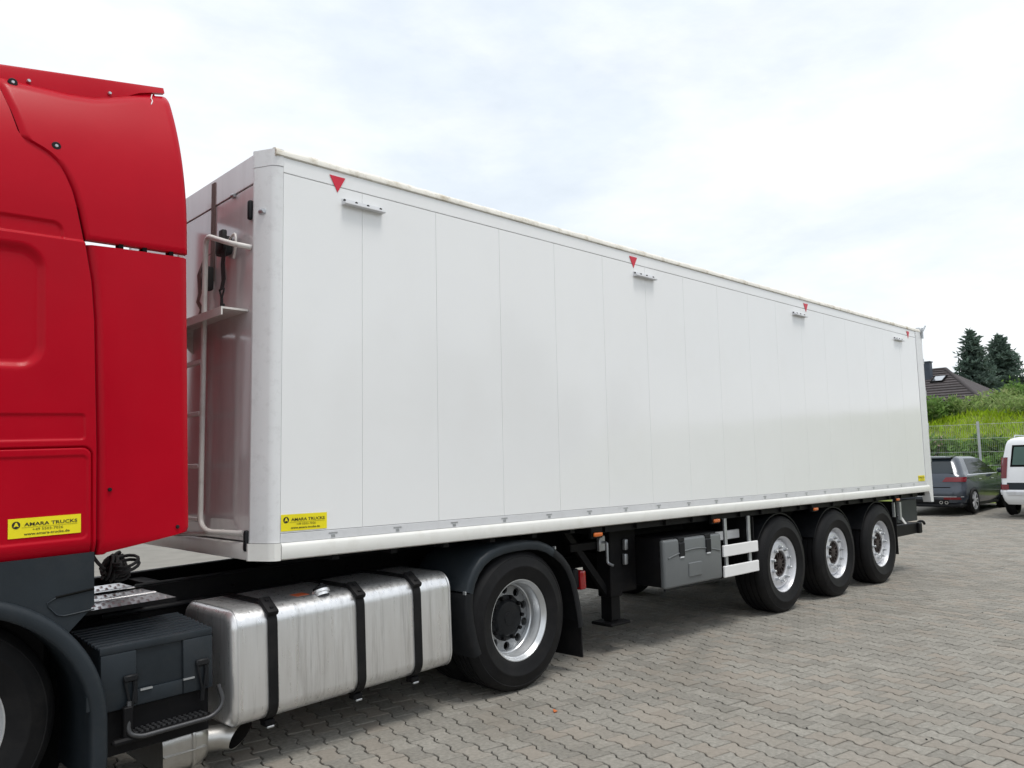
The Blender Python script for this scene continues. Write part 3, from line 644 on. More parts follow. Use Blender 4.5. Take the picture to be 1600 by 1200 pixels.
# roof air deflector strip above the fairing
secs = []
for k in range(25):
    u = -4.3 + (4.3 - 2.517) * k / 24; wt = 3.84 + (u + 3.362) * .1965
    cut = 0
    wb = ftop(max(u, -3.4)) - .02 + (.0 if u > -3.4 else (u + 3.4) * .1)
    if u > -2.80: wb = ftop(u) - .02 + .036 * min(1, (u + 2.80) / .1)
    secs.append([(u, .222 + .11 * (u + 3.362), wt - cut * .6), (u, .216 + .11 * (u + 3.362), wt - .012 - cut * .6), (u, .205 + .11 * (u + 3.362), wb), (u, .235 + .11 * (u + 3.362), wb), (u, .25 + .11 * (u + 3.362), wt - .002 - cut * .6)])
B().loft(secs).build('roof_deflector', 'red_paint', tractor, 40)
B().box(-4.2, -2.75, .30, CW - .26, 3.70, 3.82, .03, 1).build('cab_roof', 'red_paint', tractor, 40)
B().prism([(-2.55, 3.86), (-2.55, 3.98), (-3.2, 3.86), (-3.2, 3.80)], 'y', .36, CW - .30).build('roof_spoiler', 'red_paint', tractor, 30)
secs2 = [[(q[0], CW - q[1], q[2]) for q in s] for s in secs]
B().loft(secs2).build('roof_deflector', 'red_paint', tractor, 40)
B().box(-2.98, -2.50, CW - .06, CW - .03, 1.40, 2.934).build('side_fairing', 'red_paint', tractor, 0)
B().box(-3.0, -2.50, CW - .10, CW - .06, 2.957, 3.80).build('roof_fairing', 'red_paint', tractor, 0)
for u, wv in ((-3.316, 3.742), (-3.148, 3.422)):
    v = grow(wv) - .002
    b = B().lathe([(0, .002), (.006, .002), (.008, -.003), (.018, -.003), (.022, .002), (.022, .02)], 24, (u, v, wv)).build('fairing_bolt', 'black_plastic', tractor, 40)
    B().lathe([(0, -.006), (.007, -.006), (.009, -.003), (.009, .0)], 8, (u, v, wv)).build('bolt_head', 'galvanised', b, 30)
for u, wv in ((-2.906, 1.687), (-2.567, 1.468)):
    B().lathe([(0, -.006), (.008, -.005), (.010, .0), (.010, .02)], 12, (u, .031, wv)).build('fairing_screw', 'black_plastic', tractor, 40)
for u, wv in ((-3.235, 3.79), (-2.830, 3.862)):
    B().lathe([(0, -.006), (.007, -.006), (.010, .0), (.010, .03)], 12, (u, .205 + .11 * (u + 3.362) - .004, wv)).build('deflector_screw', 'galvanised', tractor, 40)
for u in (-2.86, -2.74, -2.60): B().box(u, u + .022, .036, .09, 2.930, 2.960).build('fairing_tab', 'gap_black', tractor, 0)
sticker(tractor, -3.350, -3.040, 1.487, 1.578, .0345)
# grey skirt, arch, front wheel
FC = (-3.62, .555)
sk = B(); secs = []
out = [(-3.40 - .6, 1.385), (-2.979, 1.385), (-2.979, 1.128), (-3.103, 1.007)]
arcp = [(FC[0] + .70 * math.cos(R(t)), FC[1] + .70 * math.sin(R(t))) for t in np.linspace(41, 130, 16)]
sk.prism(out + arcp + [(-4.3, 1.09), (-4.3, 1.385)], 'y', .032, .075)
skirt = sk.build('side_skirt', 'slate_plastic', tractor, 30)
hr = [(-2.979, 1.205), (-3.150, 1.188), (-3.185, 1.170), (-3.180, 1.150), (-3.145, 1.108), (-3.115, 1.098), (-2.979, 1.108)]
B().tube([(a, .031, b) for a, b in hr[1:]], .0045, 6).build('skirt_recess', 'slate_plastic', skirt, 60)
B().tube([(-2.98, .031, 1.207), (-3.150, .031, 1.190)], .006, 6).build('skirt_recess', 'gap_black', skirt, 60)
def sweep(path, sec, name, mat, par, smooth=50):
    secs = []
    for i, (u, wv) in enumerate(path):
        a, b = path[max(0, i - 1)], path[min(len(path) - 1, i + 1)]; du, dw = b[0] - a[0], b[1] - a[1]; ln = math.hypot(du, dw); nu, nw = dw / ln, -du / ln
        secs.append([(u + nu * d, v, wv + nw * d) for v, d in sec])
    return B().loft(secs).build(name, mat, par, smooth)
ap = [(FC[0] + .70 * math.cos(R(t)), FC[1] + .70 * math.sin(R(t))) for t in np.linspace(178, 0, 40)] + [(FC[0] + .70, .40), (FC[0] + .69, .28)]
sweep(ap, [(.022, 0), (.006, .010), (.0, .030), (.0, .068), (.010, .078), (.05, .080), (.60, .078), (.60, .020), (.06, .0)], 'wheel_arch', 'slate_plastic', tractor)
B().box(-3.018, -2.998, .012, .05, .62, .70, .006, 1).build('arch_clip', 'slate_plastic', tractor, 30)
B().disc(.69, 0, (FC[0], .50, FC[1])).build('arch_liner', 'gap_black', tractor, 0)
wf = build_wheel('front'); wf.parent = tractor; wf.location = (FC[0] + .0, .150, .632)
wf2 = copy_tree(wf, tractor); wf2.location = (FC[0], CW - .150, .632); wf2.rotation_euler = (0, 0, math.pi)
# chassis rails, crossmembers, catwalk
for v in (.845, 1.545):
    b = B().box(-4.6, 1.35, v, v + .075, .80, .812); b.box(-4.6, 1.35, v, v + .075, 1.05, 1.062); b.box(-4.6, 1.35, v if v < 1 else v + .066, (v if v < 1 else v + .066) + .009, .812, 1.05); b.build('frame_rail', 'chassis_black', tractor, 0)
for u in (-3.2, -2.3, -1.4, -.6, .5, 1.2): B().box(u, u + .10, .92, 1.545, .84, 1.03).build('cross_member', 'chassis_black', tractor, 0)
for k in range(9): B().lathe([(0, -.012), (.010, -.012), (.014, -.004), (.014, .0)], 8, (-2.75 + .22 * k, .845, .985 - .05 * (k % 2))).build('frame_bolt', 'chassis_black', tractor, 0)
B().tube([(-2.7, .80, .93), (-.6, .80, .93)], .018, 8).build('air_line', 'black_plastic', tractor, 60)
B().tube([(-2.5, .83, 1.075), (-.9, .83, 1.075)], .010, 8).build('air_line', 'black_plastic', tractor, 60)
cw = B().box(-2.93, -2.455, .335, 1.22, 1.040, 1.052).build('catwalk', 'tread_alu', tractor, 0)
B().box(-2.93, -2.455, .327, .335, 1.030, 1.052).build('catwalk_edge', 'chassis_black', tractor, 0)
kb = B()
for i in range(18):
    for j in range(9):
        u, v = -2.90 + .05 * j + (.012 if i % 2 else 0), .35 + .047 * i
        if .56 < v < .62 or .84 < v < .90: continue
        a = .012
        kb.add([(u - a, v, 1.0525), (u, v - a * .6, 1.0525), (u + a, v, 1.0525), (u, v + a * .6, 1.0525), (u, v, 1.058)], [(0, 1, 4), (1, 2, 4), (2, 3, 4), (3, 0, 4)])
t_ = kb.build('tread_knobs', 'tread_alu', cw, 0); t_['kind'] = 'stuff'
for v in (.59, .87): B().box(-2.92, -2.47, v - .022, v + .022, 1.0525, 1.064, .004, 1).build('catwalk_rib', 'tread_alu', cw, 0)
# coiled air and electric hoses
for q in range(9):
    c0 = Vector((-2.60 + RNG.normal(0, .02), .86 + RNG.normal(0, .075), 1.195 + RNG.normal(0, .016))); ax = Vector((RNG.normal(0, .5), RNG.normal(0, .5) + .3, RNG.normal(0, .35) + .1)).normalized()
    e1 = ax.cross(Vector((.3, .2, 1))).normalized(); e2 = ax.cross(e1); rad = RNG.uniform(.045, .075); pts = []
    for k in range(33):
        t = 2 * math.pi * k / 14; pts.append(c0 + (e1 * math.cos(t) + e2 * math.sin(t)) * rad * (1 + .06 * math.sin(t * .7)) + ax * .012 * t / 3)
    B().tube(pts, .0095, 6).build('coiled_hose', 'strap_black', tractor, 60)
B().tube(bend([(-2.80, .80, 1.40), (-2.72, .82, 1.25), (-2.68, .80, 1.20)], .05), .010, 6).build('coiled_hose', 'strap_black', tractor, 60)
# fifth wheel
b = B(); pts = [(-.55, .75), (.25, .75), (.52, .95), (.30, 1.20), (.30, 1.27), (.52, 1.50), (.25, 1.70), (-.55, 1.70)]
b.prism(pts, 'z', 1.10, 1.125).build('fifth_wheel', 'chassis_black', tractor, 0)
for v in (.72, 1.66): B().box(-.35, .15, v, v + .08, 1.055, 1.10).build('fifth_wheel_bracket', 'chassis_black', tractor, 0)
# fuel tank
def tank_sec(u, ins=0.0, seg=7):
    return [(u, a, b) for a, b in rrect(.025 + ins, .690 - ins, .325 + ins, .968 - ins, .105 - ins * .5, seg)]
us = [(-2.275, .05), (-2.273, .032), (-2.262, .014), (-2.245, .003), (-2.225, 0)] + [(-2.2 + .1 * k, 0) for k in range(15)] + [(-.705, 0), (-.69, .003), (-.675, .014), (-.666, .032), (-.664, .05)]
tank = B().loft([tank_sec(u, i) for u, i in us]).build('fuel_tank', 'aluminium', tractor, 40)
for u in (-2.236, -.70): B().loft([tank_sec(u - .006, -.003), tank_sec(u + .006, -.003)], caps=False).build('weld_bead', 'aluminium', tank, 40)
for u in (-2.035, -1.435, -.985):
    s = B(); lo = [[(uu, *p) for p in rrect(.025 - d, .690 + d, .325 - d, .968 + d, .105 + d, 7)] for uu, d in ((u - .028, .001), (u - .028, .013), (u + .028, .013), (u + .028, .001))]
    s.loft(lo, caps=False).build('tank_strap', 'rubber', tractor, 50)
    rot = Matrix.Translation((u, .075, .945)) @ Matrix.Rotation(R(32), 4, 'X')
    br = B().box(-.036, .036, -.07, .07, .0, .034, .010, 2, mat=rot).build('strap_tensioner', 'rubber', tractor, 40)
    for dv in (-.035, .03): B().box(-.012, .012, dv - .008, dv + .008, .034, .042, .003, 1, mat=rot).build('tensioner_bolt', 'chassis_black', br, 0)
    B().box(u - .03, u + .03, .06, .13, .285, .322, .006, 1).build('strap_foot', 'chassis_black', tractor, 0)
    B().box(u - .022, u + .022, .055, .075, .278, .290, .003, 1).build('strap_foot_bolt', 'galvanised', tractor, 0)
for u in (-2.035, -1.435, -.985): B().box(u - .04, u + .04, .66, .85, .36, .92).build('tank_bracket', 'chassis_black', tractor, 0)
nk = B().lathe([(.048, 0), (.048, .018), (.056, .020), (.056, .036), (0, .036)], 24).build('filler_neck', 'aluminium', tractor, 40); nk.rotation_euler = (R(90 - 28), 0, 0); nk.location = (-1.655, .105, .950)
cp = B().lathe([(.0, .062), (.03, .062), (.043, .056), (.045, .042), (.045, .030), (0, .030)], 20); cp.box(-.012, .012, .058, .074, -.038, .038, .004, 1)
cp = cp.build('filler_cap', 'black_plastic', tractor, 40); cp.rotation_euler = nk.rotation_euler; cp.location = nk.location
B().box(-1.80, -1.715, .15, .24, .9685, .970).build('warning_label', 'orange_label', tractor, 0)
B().loft([[(u, CW + .05 - a, b) for _, a, b in tank_sec(u, i)] for u, i in us]).build('fuel_tank', 'aluminium', tractor, 40)  # far tank added to keep light from reaching under the tractor
B().box(-2.93, -2.37, CW - .6, CW - .1, .36, .95, .02, 1).build('far_occluder_box', 'chassis_black', tractor, 30)  # unseen box added as another far-side light blocker
# battery box with ribbed lid
bb = B().prism([(.095, .578), (.085, .60), (.085, .885), (.55, .915), (.55, .578)], 'x', -2.938, -2.368).build('battery_box', 'slate_plastic', tractor, 30)
for k in range(9):
    v = .10 + .053 * k; z = .886 + (.915 - .885) * (v - .085) / .465
    B().box(-2.945, -2.362, v - .017, v + .017, z - .004, z + .016, .007, 2).build('lid_rib', 'slate_plastic', bb, 40)
B().box(-2.942, -2.365, .070, .086, .862, .902, .006, 2).build('lid_edge', 'slate_plastic', bb, 40)
B().box(-2.938, -2.768, .066, .086, .585, .862, .005, 2).build('front_pad', 'slate_plastic', bb, 40)
B().box(-2.528, -2.368, .066, .086, .585, .862, .005, 2).build('front_pad', 'slate_plastic', bb, 40)
B().box(-2.768, -2.528, .072, .086, .585, .66, .005, 2).build('front_pad', 'slate_plastic', bb, 40)
for u in (-2.80, -2.43):
    b = B().tube([(u - .03, .056, .73), (u - .005, .050, .60), (u - .005, .065, .53)], .007, 8); b.tube([(u + .03, .056, .74), (u + .005, .050, .60), (u + .005, .065, .53)], .007, 8); b.box(u - .036, u + .036, .044, .066, .715, .748, .006, 1); b.box(u + .012, u + .034, .052, .066, .60, .74, .004, 1)
    b.build('rubber_latch', 'black_plastic', tractor, 40)
for u in (-2.72, -2.50): B().box(u - .03, u + .03, .060, .072, .655, .664).build('pad_ledge', 'galvanised', bb, 0)
B().box(-2.93, -2.38, .10, .60, .36, .575).build('battery_tray', 'chassis_black', tractor, 0)
# entry step and silencer
sp = B().box(-2.80, -2.40, .005, .125, .450, .462).build('step_plate', 'chassis_black', tractor, 0)
kb = B()
for i in range(14):
    for j in range(3):
        u, v = -2.785 + .0275 * i, .03 + .036 * j; kb.box(u - .008, u + .006, v - .010, v + .010, .462, .470)
t_ = kb.build('step_teeth', 'step_steel', sp, 0); t_['kind'] = 'stuff'
B().tube(bend([(-2.81, .05, .62), (-2.825, .02, .47), (-2.77, .005, .447), (-2.40, .005, .447), (-2.335, .005, .50), (-2.355, .03, .60)], .045), .0125, 10).build('step_tube', 'step_steel', tractor, 60)
B().box(-2.845, -2.80, .02, .06, .42, .60, .005, 1).build('step_bracket', 'chassis_black', tractor, 0)
B().box(-2.90, -2.70, .008, .05, .425, .455, .01, 1).build('step_bracket', 'chassis_black', tractor, 0)
mf = B().loft([[(u, a, b) for a, b in rrect(.10 + i, .70 - i, .165 + i, .395 - i, .07 - i * .5, 6)] for u, i in ((-2.62, 0.01), (-2.50, 0), (-2.42, .004), (-2.375, .022), (-2.350, .055))]).build('silencer', 'steel_muffler', tractor, 40)
B().loft([[(u, a, b) for a, b in rrect(.10 - i, .70 + i, .165 - i, .395 + i, .07, 6)] for u, i in ((-2.47, .0), (-2.465, .006), (-2.452, .006), (-2.447, 0))], caps=False).build('silencer_seam', 'steel_muffler', mf, 40)
B().box(-2.62, -2.39, .092, .70, .268, .276, .002, 1).build('silencer_seam', 'steel_muffler', mf, 40)
tp = B(); n = 28; ra, rb_ = .068, .063; secs = []
for u, cut in ((-2.40, 0), (-2.30, 0), (-2.16, 1)):
    ring = []
    for r_ in (ra, rb_):
        for k in range(n):
            t = 2 * math.pi * k / n; ring.append((u + cut * (.095 * math.cos(t) + .030 * math.sin(t)), .20 + r_ * math.cos(t) - .10 * (u + 2.4), .278 + r_ * math.sin(t) - .10 * (u + 2.4)))
    secs.append(ring)
vs = [p for s in secs for p in s]; fs = []
fs2 = []
for i in range(2):
    for half in (0, 1):
        for k in range(n): (fs2 if half else fs).append((i * 2 * n + half * n + k, i * 2 * n + half * n + (k + 1) % n, (i + 1) * 2 * n + half * n + (k + 1) % n, (i + 1) * 2 * n + half * n + k))
for k in range(n): fs.append((4 * n + k, 4 * n + (k + 1) % n, 5 * n + (k + 1) % n, 5 * n + k))
tp.add(vs, fs); tpo = tp.build('tail_pipe', 'steel_muffler', tractor, 40); B().add(vs, fs2).build('pipe_bore', 'soot_shade', tpo, 40)
B().lathe([(0, 0), (.056, 0)], 20).build('pipe_shade_disc', 'gap_black', tractor, 0)  # black disc stands in for the darkness deep in the pipe
o = COL.objects[-1]; o.rotation_euler = (0, 0, R(90)); o.location = (-2.33, .193, .271)
# drive wheels, axle, fenders
wd = build_wheel('drive'); wd.parent = tractor; wd.location = (0, .012, .518)
wd2 = copy_tree(wd, tractor); wd2.location = (0, CW + .02, .518); wd2.rotation_euler = (0, 0, math.pi)
B().tube([(0, .4, .518), (0, 2.05, .518)], .09, 16).build('drive_axle', 'chassis_black', tractor, 60)
b = B().lathe([(0, .95), (.17, 1.0), (.22, 1.12), (.22, 1.28), (.17, 1.42), (0, 1.47)], 20, (0, 0, .518)).build('differential', 'chassis_black', tractor, 50)
fsec = [(.018, .0), (.006, .010), (.0, .026), (.0, .062), (.006, .070), (.016, .062), (.03, .012), (.60, .010), (.60, .0)]
fsec = [(v, d) for v, d in fsec]
fp1 = [(-.500, .345), (-.535, .45), (-.560, .57), (-.572, .70), (-.560, .80)]
fp2 = [(-.558, .812), (-.53, .89), (-.48, .965), (-.41, 1.03), (-.31, 1.078), (-.18, 1.102), (-.05, 1.108), (.10, 1.104), (.22, 1.085), (.32, 1.050), (.40, 1.005)]
fp3 = [(.40, 1.008), (.50, .935), (.575, .85), (.63, .74), (.665, .62), (.690, .50), (.705, .40), (.71, .35)]
for mir in (0, 1):
    for path in (fp1, fp2, fp3):
        sec = fsec if not mir else [(CW + .03 - v, d) for v, d in fsec]
        sweep(path, sec, 'rear_fender', 'slate_plastic' if path is fp2 else 'black_plastic', tractor)
B().box(.695, .708, .03, .60, .095, .42).build('mud_flap', 'rubber', tractor, 0)
B().box(.695, .708, CW - .57, CW, .095, .42).build('mud_flap', 'rubber', tractor, 0)
for u, wv in ((-.565, .806), (.40, 1.010)): B().box(u - .006, u + .006, .0, .03, wv - .012, wv + .012, .003, 1).build('fender_clip', 'galvanised', tractor, 0)
for v in (.20, 2.05): B().box(.92, 1.0, v, v + .32, .58, .74, .015, 2).build('tail_lamp', 'red_lens', tractor, 40)
for v in (.22, 2.07): B().box(.86, .93, v, v + .62 if v < 1 else v + .28, .60, .76, .01, 1).build('lamp_holder', 'black_plastic', tractor, 30)
B().box(.80, .95, .55, 1.95, .66, .74).build('rear_cross_bar', 'chassis_black', tractor, 0)

# ---------------------------------------------------------------- parked vehicles: stacked outlines
def car_body(levels, rc, rf, n=10):
    """levels: (z, x_rear, x_front, half_width)"""
    secs = []
    for z, xr, xf, hw in levels:
        ring = []
        a, b = min(rc, hw * .9), min(rf if z < .97 else .22, hw * .9)
        for cx, cy, r, s in ((xr + a, -hw + a, a, 180), (xf - b, -hw + b, b, 270), (xf - b, hw - b, b, 0), (xr + a, hw - a, a, 90)):
            for k in range(n + 1): t = R(s + 90 * k / n); ring.append((cx + r * math.cos(t), cy + r * math.sin(t), z))
        secs.append(ring)
    return B().loft(secs)
def lv(levels, z, i): return float(np.interp(z, [q[0] for q in levels], [q[i] for q in levels]))
def side_patch(levels, quad_top, quad_bot, z0, z1, name, mat, par, side=-1, off=.004, nz=6):
    """patch on the body side between x ranges at z0 (bottom) and z1 (top)"""
    vs, fs = [], []
    for i in range(nz + 1):
        t = i / nz; z = z0 + (z1 - z0) * t; xa = quad_bot[0] + (quad_top[0] - quad_bot[0]) * t; xb = quad_bot[1] + (quad_top[1] - quad_bot[1]) * t
        y = side * (lv(levels, z, 3) + off); vs += [(xa, y, z), (xb, y, z)]
    for i in range(nz): fs.append((2 * i, 2 * i + 1, 2 * i + 3, 2 * i + 2))
    return B().add(vs, fs).build(name, mat, par, 60)
def rear_patch(levels, y0b, y1b, y0t, y1t, z0, z1, name, mat, par, off=.006, nz=8, rc=.2, ny=10):
    vs, fs = [], []
    for i in range(nz + 1):
        t = i / nz; z = z0 + (z1 - z0) * t; xr, hw = lv(levels, z, 1), lv(levels, z, 3)
        for j in range(ny + 1):
            s = j / ny; y = (y0b + (y0t - y0b) * t) * (1 - s) + (y1b + (y1t - y1b) * t) * s
            e = max(0, abs(y) - (hw - rc)); x = xr + rc - math.sqrt(max(0, rc * rc - min(e, rc) ** 2)) - off * (1 if e < rc * .7 else .5)
            vs.append((x, math.copysign(abs(y) + (off * .8 if e > rc * .5 else 0), y), z))
    for i in range(nz):
        for j in range(ny): k = i * (ny + 1) + j; fs.append((k, k + 1, k + ny + 2, k + ny + 1))
    return B().add(vs, fs).build(name, mat, par, 60)
def car_wheel(par, x, y, r, spoke, side=-1, wd=.21):
    wh = empty('wheel', (x, y, r), None, par); s = -side
    def fl(p): return [(a, b) for a, b in p]
    prof = [(r * .68, .03), (r * .74, .008), (r * .88, .0), (r * .97, .02), (r, .045), (r, wd - .04), (r * .9, wd), (r * .68, wd - .02)]
    B().lathe(prof, 40, closed=True).build('tyre', 'rubber', wh, 40)
    B().lathe([(r * .70, .022), (r * .68, .018), (r * .64, .04), (r * .62, .10), (0, .10)], 36).build('rim_barrel', 'gap_black', wh, 40)
    if spoke:
        sp = B()
        for k in range(5):
            for d in (-.10, .10):
                a0, a1 = 2 * math.pi * k / 5, 2 * math.pi * k / 5 + d * 1.6
                q = []
                for rr, aa, hw in ((r * .12, a0 + d, .017), (r * .68, a1 + d * .5, .013)):
                    cx, cz = rr * math.cos(aa), rr * math.sin(aa); tx, tz = -math.sin(aa) * hw, math.cos(aa) * hw; q += [(cx - tx, cz - tz), (cx + tx, cz + tz)]
                sp.prism([q[0], q[1], q[3], q[2]], 'y', .012, .04)
        sp.lathe([(0, .010), (r * .17, .012), (r * .18, .05)], 20); sp.lathe([(r * .66, .015), (r * .70, .012), (r * .705, .03)], 40)
        sp.build('rim', 'rim_white', wh, 30)
    else:
        B().lathe([(0, .02), (r * .2, .02), (r * .5, .05), (r * .68, .02)], 30).build('rim', 'rim_silver', wh, 40)
    if side > 0: wh.rotation_euler = (0, 0, math.pi)
    return wh
# grey hatchback
GL = [(.20, .16, 4.10, .78), (.28, .04, 4.22, .86), (.40, .0, 4.26, .885), (.52, .0, 4.27, .895), (.62, .015, 4.26, .90), (.66, .05, 4.25, .90), (.74, .06, 4.20, .895), (.80, .07, 4.05, .89), (.86, .09, 3.75, .88), (.92, .115, 3.40, .868), (.97, .145, 3.22, .845),
      (1.0, .165, 3.14, .815), (1.10, .24, 2.94, .775), (1.20, .32, 2.74, .730), (1.30, .40, 2.52, .685), (1.37, .46, 2.32, .650), (1.41, .50, 2.16, .620), (1.44, .56, 1.98, .57), (1.455, .70, 1.8, .48), (1.462, .95, 1.6, .33)]
gx, gy = 18.83, 2.86
golf = empty('hatchback_car', (gx, gy, float(gz(gx + 2, gy)))); golf.scale = (1, 1, .96)
tag(golf, 'dark grey hatchback parked beyond the rear of the trailer', 'car')
car_body(GL, .28, .55).build('body', 'car_grey', golf, 35)
B().box(.05, 4.1, -.84, .84, .17, .27, .03, 1).build('sill', 'black_plastic', golf, 30)
B().prism([(.40, 1.405), (.43, 1.43), (.85, 1.462), (.85, 1.44)], 'y', -.55, .55).build('roof_spoiler', 'car_grey', golf, 0)
rear_patch(GL, -.66, .66, -.52, .52, 1.02, 1.37, 'rear_window', 'glass_rear', golf, rc=.16)
rear_patch(GL, -.55, .55, -.55, .55, .24, .36, 'diffuser', 'black_plastic', golf)
side_patch(GL, (1.02, 1.54), (.80, 1.62), .985, 1.385, 'side_window', 'glass_dark', golf)
side_patch(GL, (1.56, 2.20), (1.66, 2.98), .985, 1.385, 'side_window', 'glass_dark', golf)
side_patch(GL, (1.02, 2.2), (.80, 2.98), .985, 1.385, 'side_window', 'glass_dark', golf, 1)
rear_patch(GL, -.885, -.42, -.885, -.50, .805, .92, 'tail_lamp', 'lamp_dark', golf, off=.012, rc=.24)
rear_patch(GL, .42, .885, .50, .885, .805, .92, 'tail_lamp', 'lamp_dark', golf, off=.012, rc=.24)
rear_patch(GL, -.82, -.45, -.80, -.45, .36, .42, 'reflector', 'lamp_dark', golf, off=.008, rc=.24)
rear_patch(GL, -.60, .60, -.60, .60, .655, .675, 'tailgate_gap', 'gap_black', golf)
rear_patch(GL, -.86, .86, -.86, .86, .425, .440, 'bumper_crease', 'rim_silver', golf, rc=.24)
for y in (-.50, -.38, .38, .50):
    t = B().lathe([(.028, .0), (.040, .0), (.040, .10), (.028, .10)], 18).build('exhaust_tip', 'chrome', golf, 40); t.rotation_euler = (0, 0, R(-90)); t.location = (.02, y, .285)
for s in (-1, 1):
    for x in (.76, 3.36):
        o = B().lathe([(0, .0), (.345, 0), (.355, .012), (.36, .05)], 36).build('wheel_arch', 'gap_black', golf, 40); o.location = (x, s * .899, .335); o.rotation_euler = (0, 0, 0 if s < 0 else math.pi)
        car_wheel(golf, x, s * .935, .318, True, s)
    B().box(2.72, 2.90, s * .98 - .11, s * .98 + .07, .98, 1.11, .04, 2).build('mirror', 'car_grey', golf, 50)
for x in (1.35, 2.35): side_patch(GL, (x - .1, x + .12), (x - .1, x + .12), .84, .862, 'door_handle', 'rim_silver', golf, off=.02, nz=1)
for x in (1.62, 2.75): side_patch(GL, (x, x + .008), (x, x + .008), .34, .97, 'door_gap', 'gap_black', golf, off=.003, nz=6)
side_patch(GL, (.6, 2.9), (.52, 3.0), .968, .984, 'window_trim', 'chrome', golf, off=.007, nz=1)
# white van
VL = [(.26, .10, 3.90, .76), (.34, .02, 3.97, .80), (.44, -.02, 4.02, .825), (.56, -.03, 4.03, .835), (.60, .0, 4.02, .835), (.80, .01, 3.95, .835), (.92, .02, 3.6, .832), (1.02, .03, 3.3, .825), (1.12, .045, 3.1, .815), (1.30, .07, 2.8, .785), (1.50, .10, 2.5, .745), (1.64, .125, 2.3, .715), (1.72, .15, 2.15, .68), (1.77, .19, 2.0, .62), (1.80, .28, 1.85, .52), (1.815, .5, 1.6, .36)]
vx, vy = 18.78, .325
van = empty('delivery_van', (vx, vy, float(gz(vx + 2, vy))))
tag(van, 'white small van with tall red tail lamps parked next to the grey hatchback', 'van')
car_body(VL, .12, .5).build('body', 'van_white', van, 35)
rear_patch(VL, -.62, .62, -.56, .56, 1.12, 1.62, 'rear_window_seal', 'gap_black', van, off=.004, rc=.12)
rear_patch(VL, -.575, .575, -.52, .52, 1.165, 1.575, 'rear_window', 'glass_green_reflection', van, off=.009, rc=.12)
rear_patch(VL, .70, .835, .66, .815, .86, 1.34, 'tail_lamp', 'lamp_dark', van, off=.012, rc=.12)
rear_patch(VL, -.835, -.70, -.815, -.66, .86, 1.34, 'tail_lamp', 'lamp_dark', van, off=.012, rc=.12)
rear_patch(VL, -.83, .83, -.83, .83, .60, .76, 'bumper_cover', 'slate_plastic', van, off=.02, rc=.12)
rear_patch(VL, -.83, .83, -.83, .83, .48, .598, 'lower_bumper', 'rim_white', van, off=.03, rc=.12)
rear_patch(VL, .66, .83, .66, .83, .60, .72, 'fog_lamp', 'lamp_dark', van, off=.026, rc=.12)
rear_patch(VL, -.26, .26, -.26, .26, .90, 1.01, 'number_plate', 'plate_white', van, off=.012, rc=.12)
rear_patch(VL, .215, .26, .215, .26, .90, 1.01, 'plate_band', 'plate_blue', van, off=.014, rc=.12)
rear_patch(VL, -.34, .34, -.34, .34, 1.02, 1.055, 'tailgate_handle', 'rim_white', van, off=.03, rc=.12)
for s in (-1, 1):
    B().tube(bend([(.35, s * .56, 1.79), (.45, s * .57, 1.85), (1.9, s * .57, 1.85), (2.0, s * .56, 1.79)], .05), .014, 8).build('roof_rail', 'galvanised', van, 60)
    for x in (.62, 3.25):
        o = B().lathe([(0, .0), (.335, 0), (.345, .012), (.35, .05)], 36).build('wheel_arch', 'gap_black', van, 40); o.location = (x, s * .834, .33); o.rotation_euler = (0, 0, 0 if s < 0 else math.pi)
        car_wheel(van, x, s * .868, .305, False, s)
    side_patch(VL, (.6, 1.5), (.5, 1.6), 1.14, 1.56, 'side_window', 'glass_dark', van, s)
    side_patch(VL, (1.6, 2.3), (1.7, 2.8), 1.14, 1.56, 'side_window', 'glass_dark', van, s)
    B().box(2.65, 2.80, s * .93 - .09, s * .93 + .09, 1.12, 1.30, .04, 2).build('mirror', 'black_plastic', van, 50)

# ---------------------------------------------------------------- bank, fence, plants
def bank_z(x, y):
    x = np.asarray(x, float); y = np.asarray(y, float)
    t = np.clip((x - 24.3 + .25 * (y - 3)) / 8.0, 0, 1); s = t * t * (3 - 2 * t)
    return gz(x, y) + s * (2.62 + .10 * np.clip(5.5 - y, -4, 8)) + .10 * np.sin(x * 1.3 + y) * t + .08 * np.sin(y * 2.1 - x * .7) * t - .02
bank = grid_mesh('grass_bank', np.arange(23.2, 70, .8), np.arange(-30, 40, .8), bank_z, 'soil'); tag(bank, 'sloping earth bank behind the parked cars', 'bank', kind='structure')
def cards(n, pos, size, up=.3, aspect=2.2, jitter=.5):
    """n leaf quads; pos (n,3); bent outward directions"""
    d = RNG.normal(0, 1, (n, 3)); d[:, 2] = np.abs(d[:, 2]) * .6 + up; d /= np.linalg.norm(d, axis=1)[:, None]
    t = np.cross(d, RNG.normal(0, 1, (n, 3))); t /= np.linalg.norm(t, axis=1)[:, None]
    L_ = size * (1 + jitter * RNG.normal(0, .5, n))[:, None]; W_ = L_ / aspect
    return np.stack([pos - d * L_ * .1, pos + d * L_ * .45 + t * W_ * .5, pos + d * L_, pos + d * L_ * .45 - t * W_ * .5], 1)
def card_obj(name, Q, mat, parent=None):
    n = len(Q); me = bpy.data.meshes.new(name)
    me.from_pydata(Q.reshape(-1, 3).tolist(), [], [(4 * i, 4 * i + 1, 4 * i + 2, 4 * i + 3) for i in range(n)]); me.materials.append(M[mat])
    o = bpy.data.objects.new(name, me); COL.objects.link(o)
    if parent is not None: o.parent = parent
    return o
def on_bank(n, x0, x1, y0, y1):
    x = RNG.uniform(x0, x1, n); y = RNG.uniform(y0, y1, n); return np.stack([x, y, bank_z(x, y)], -1)
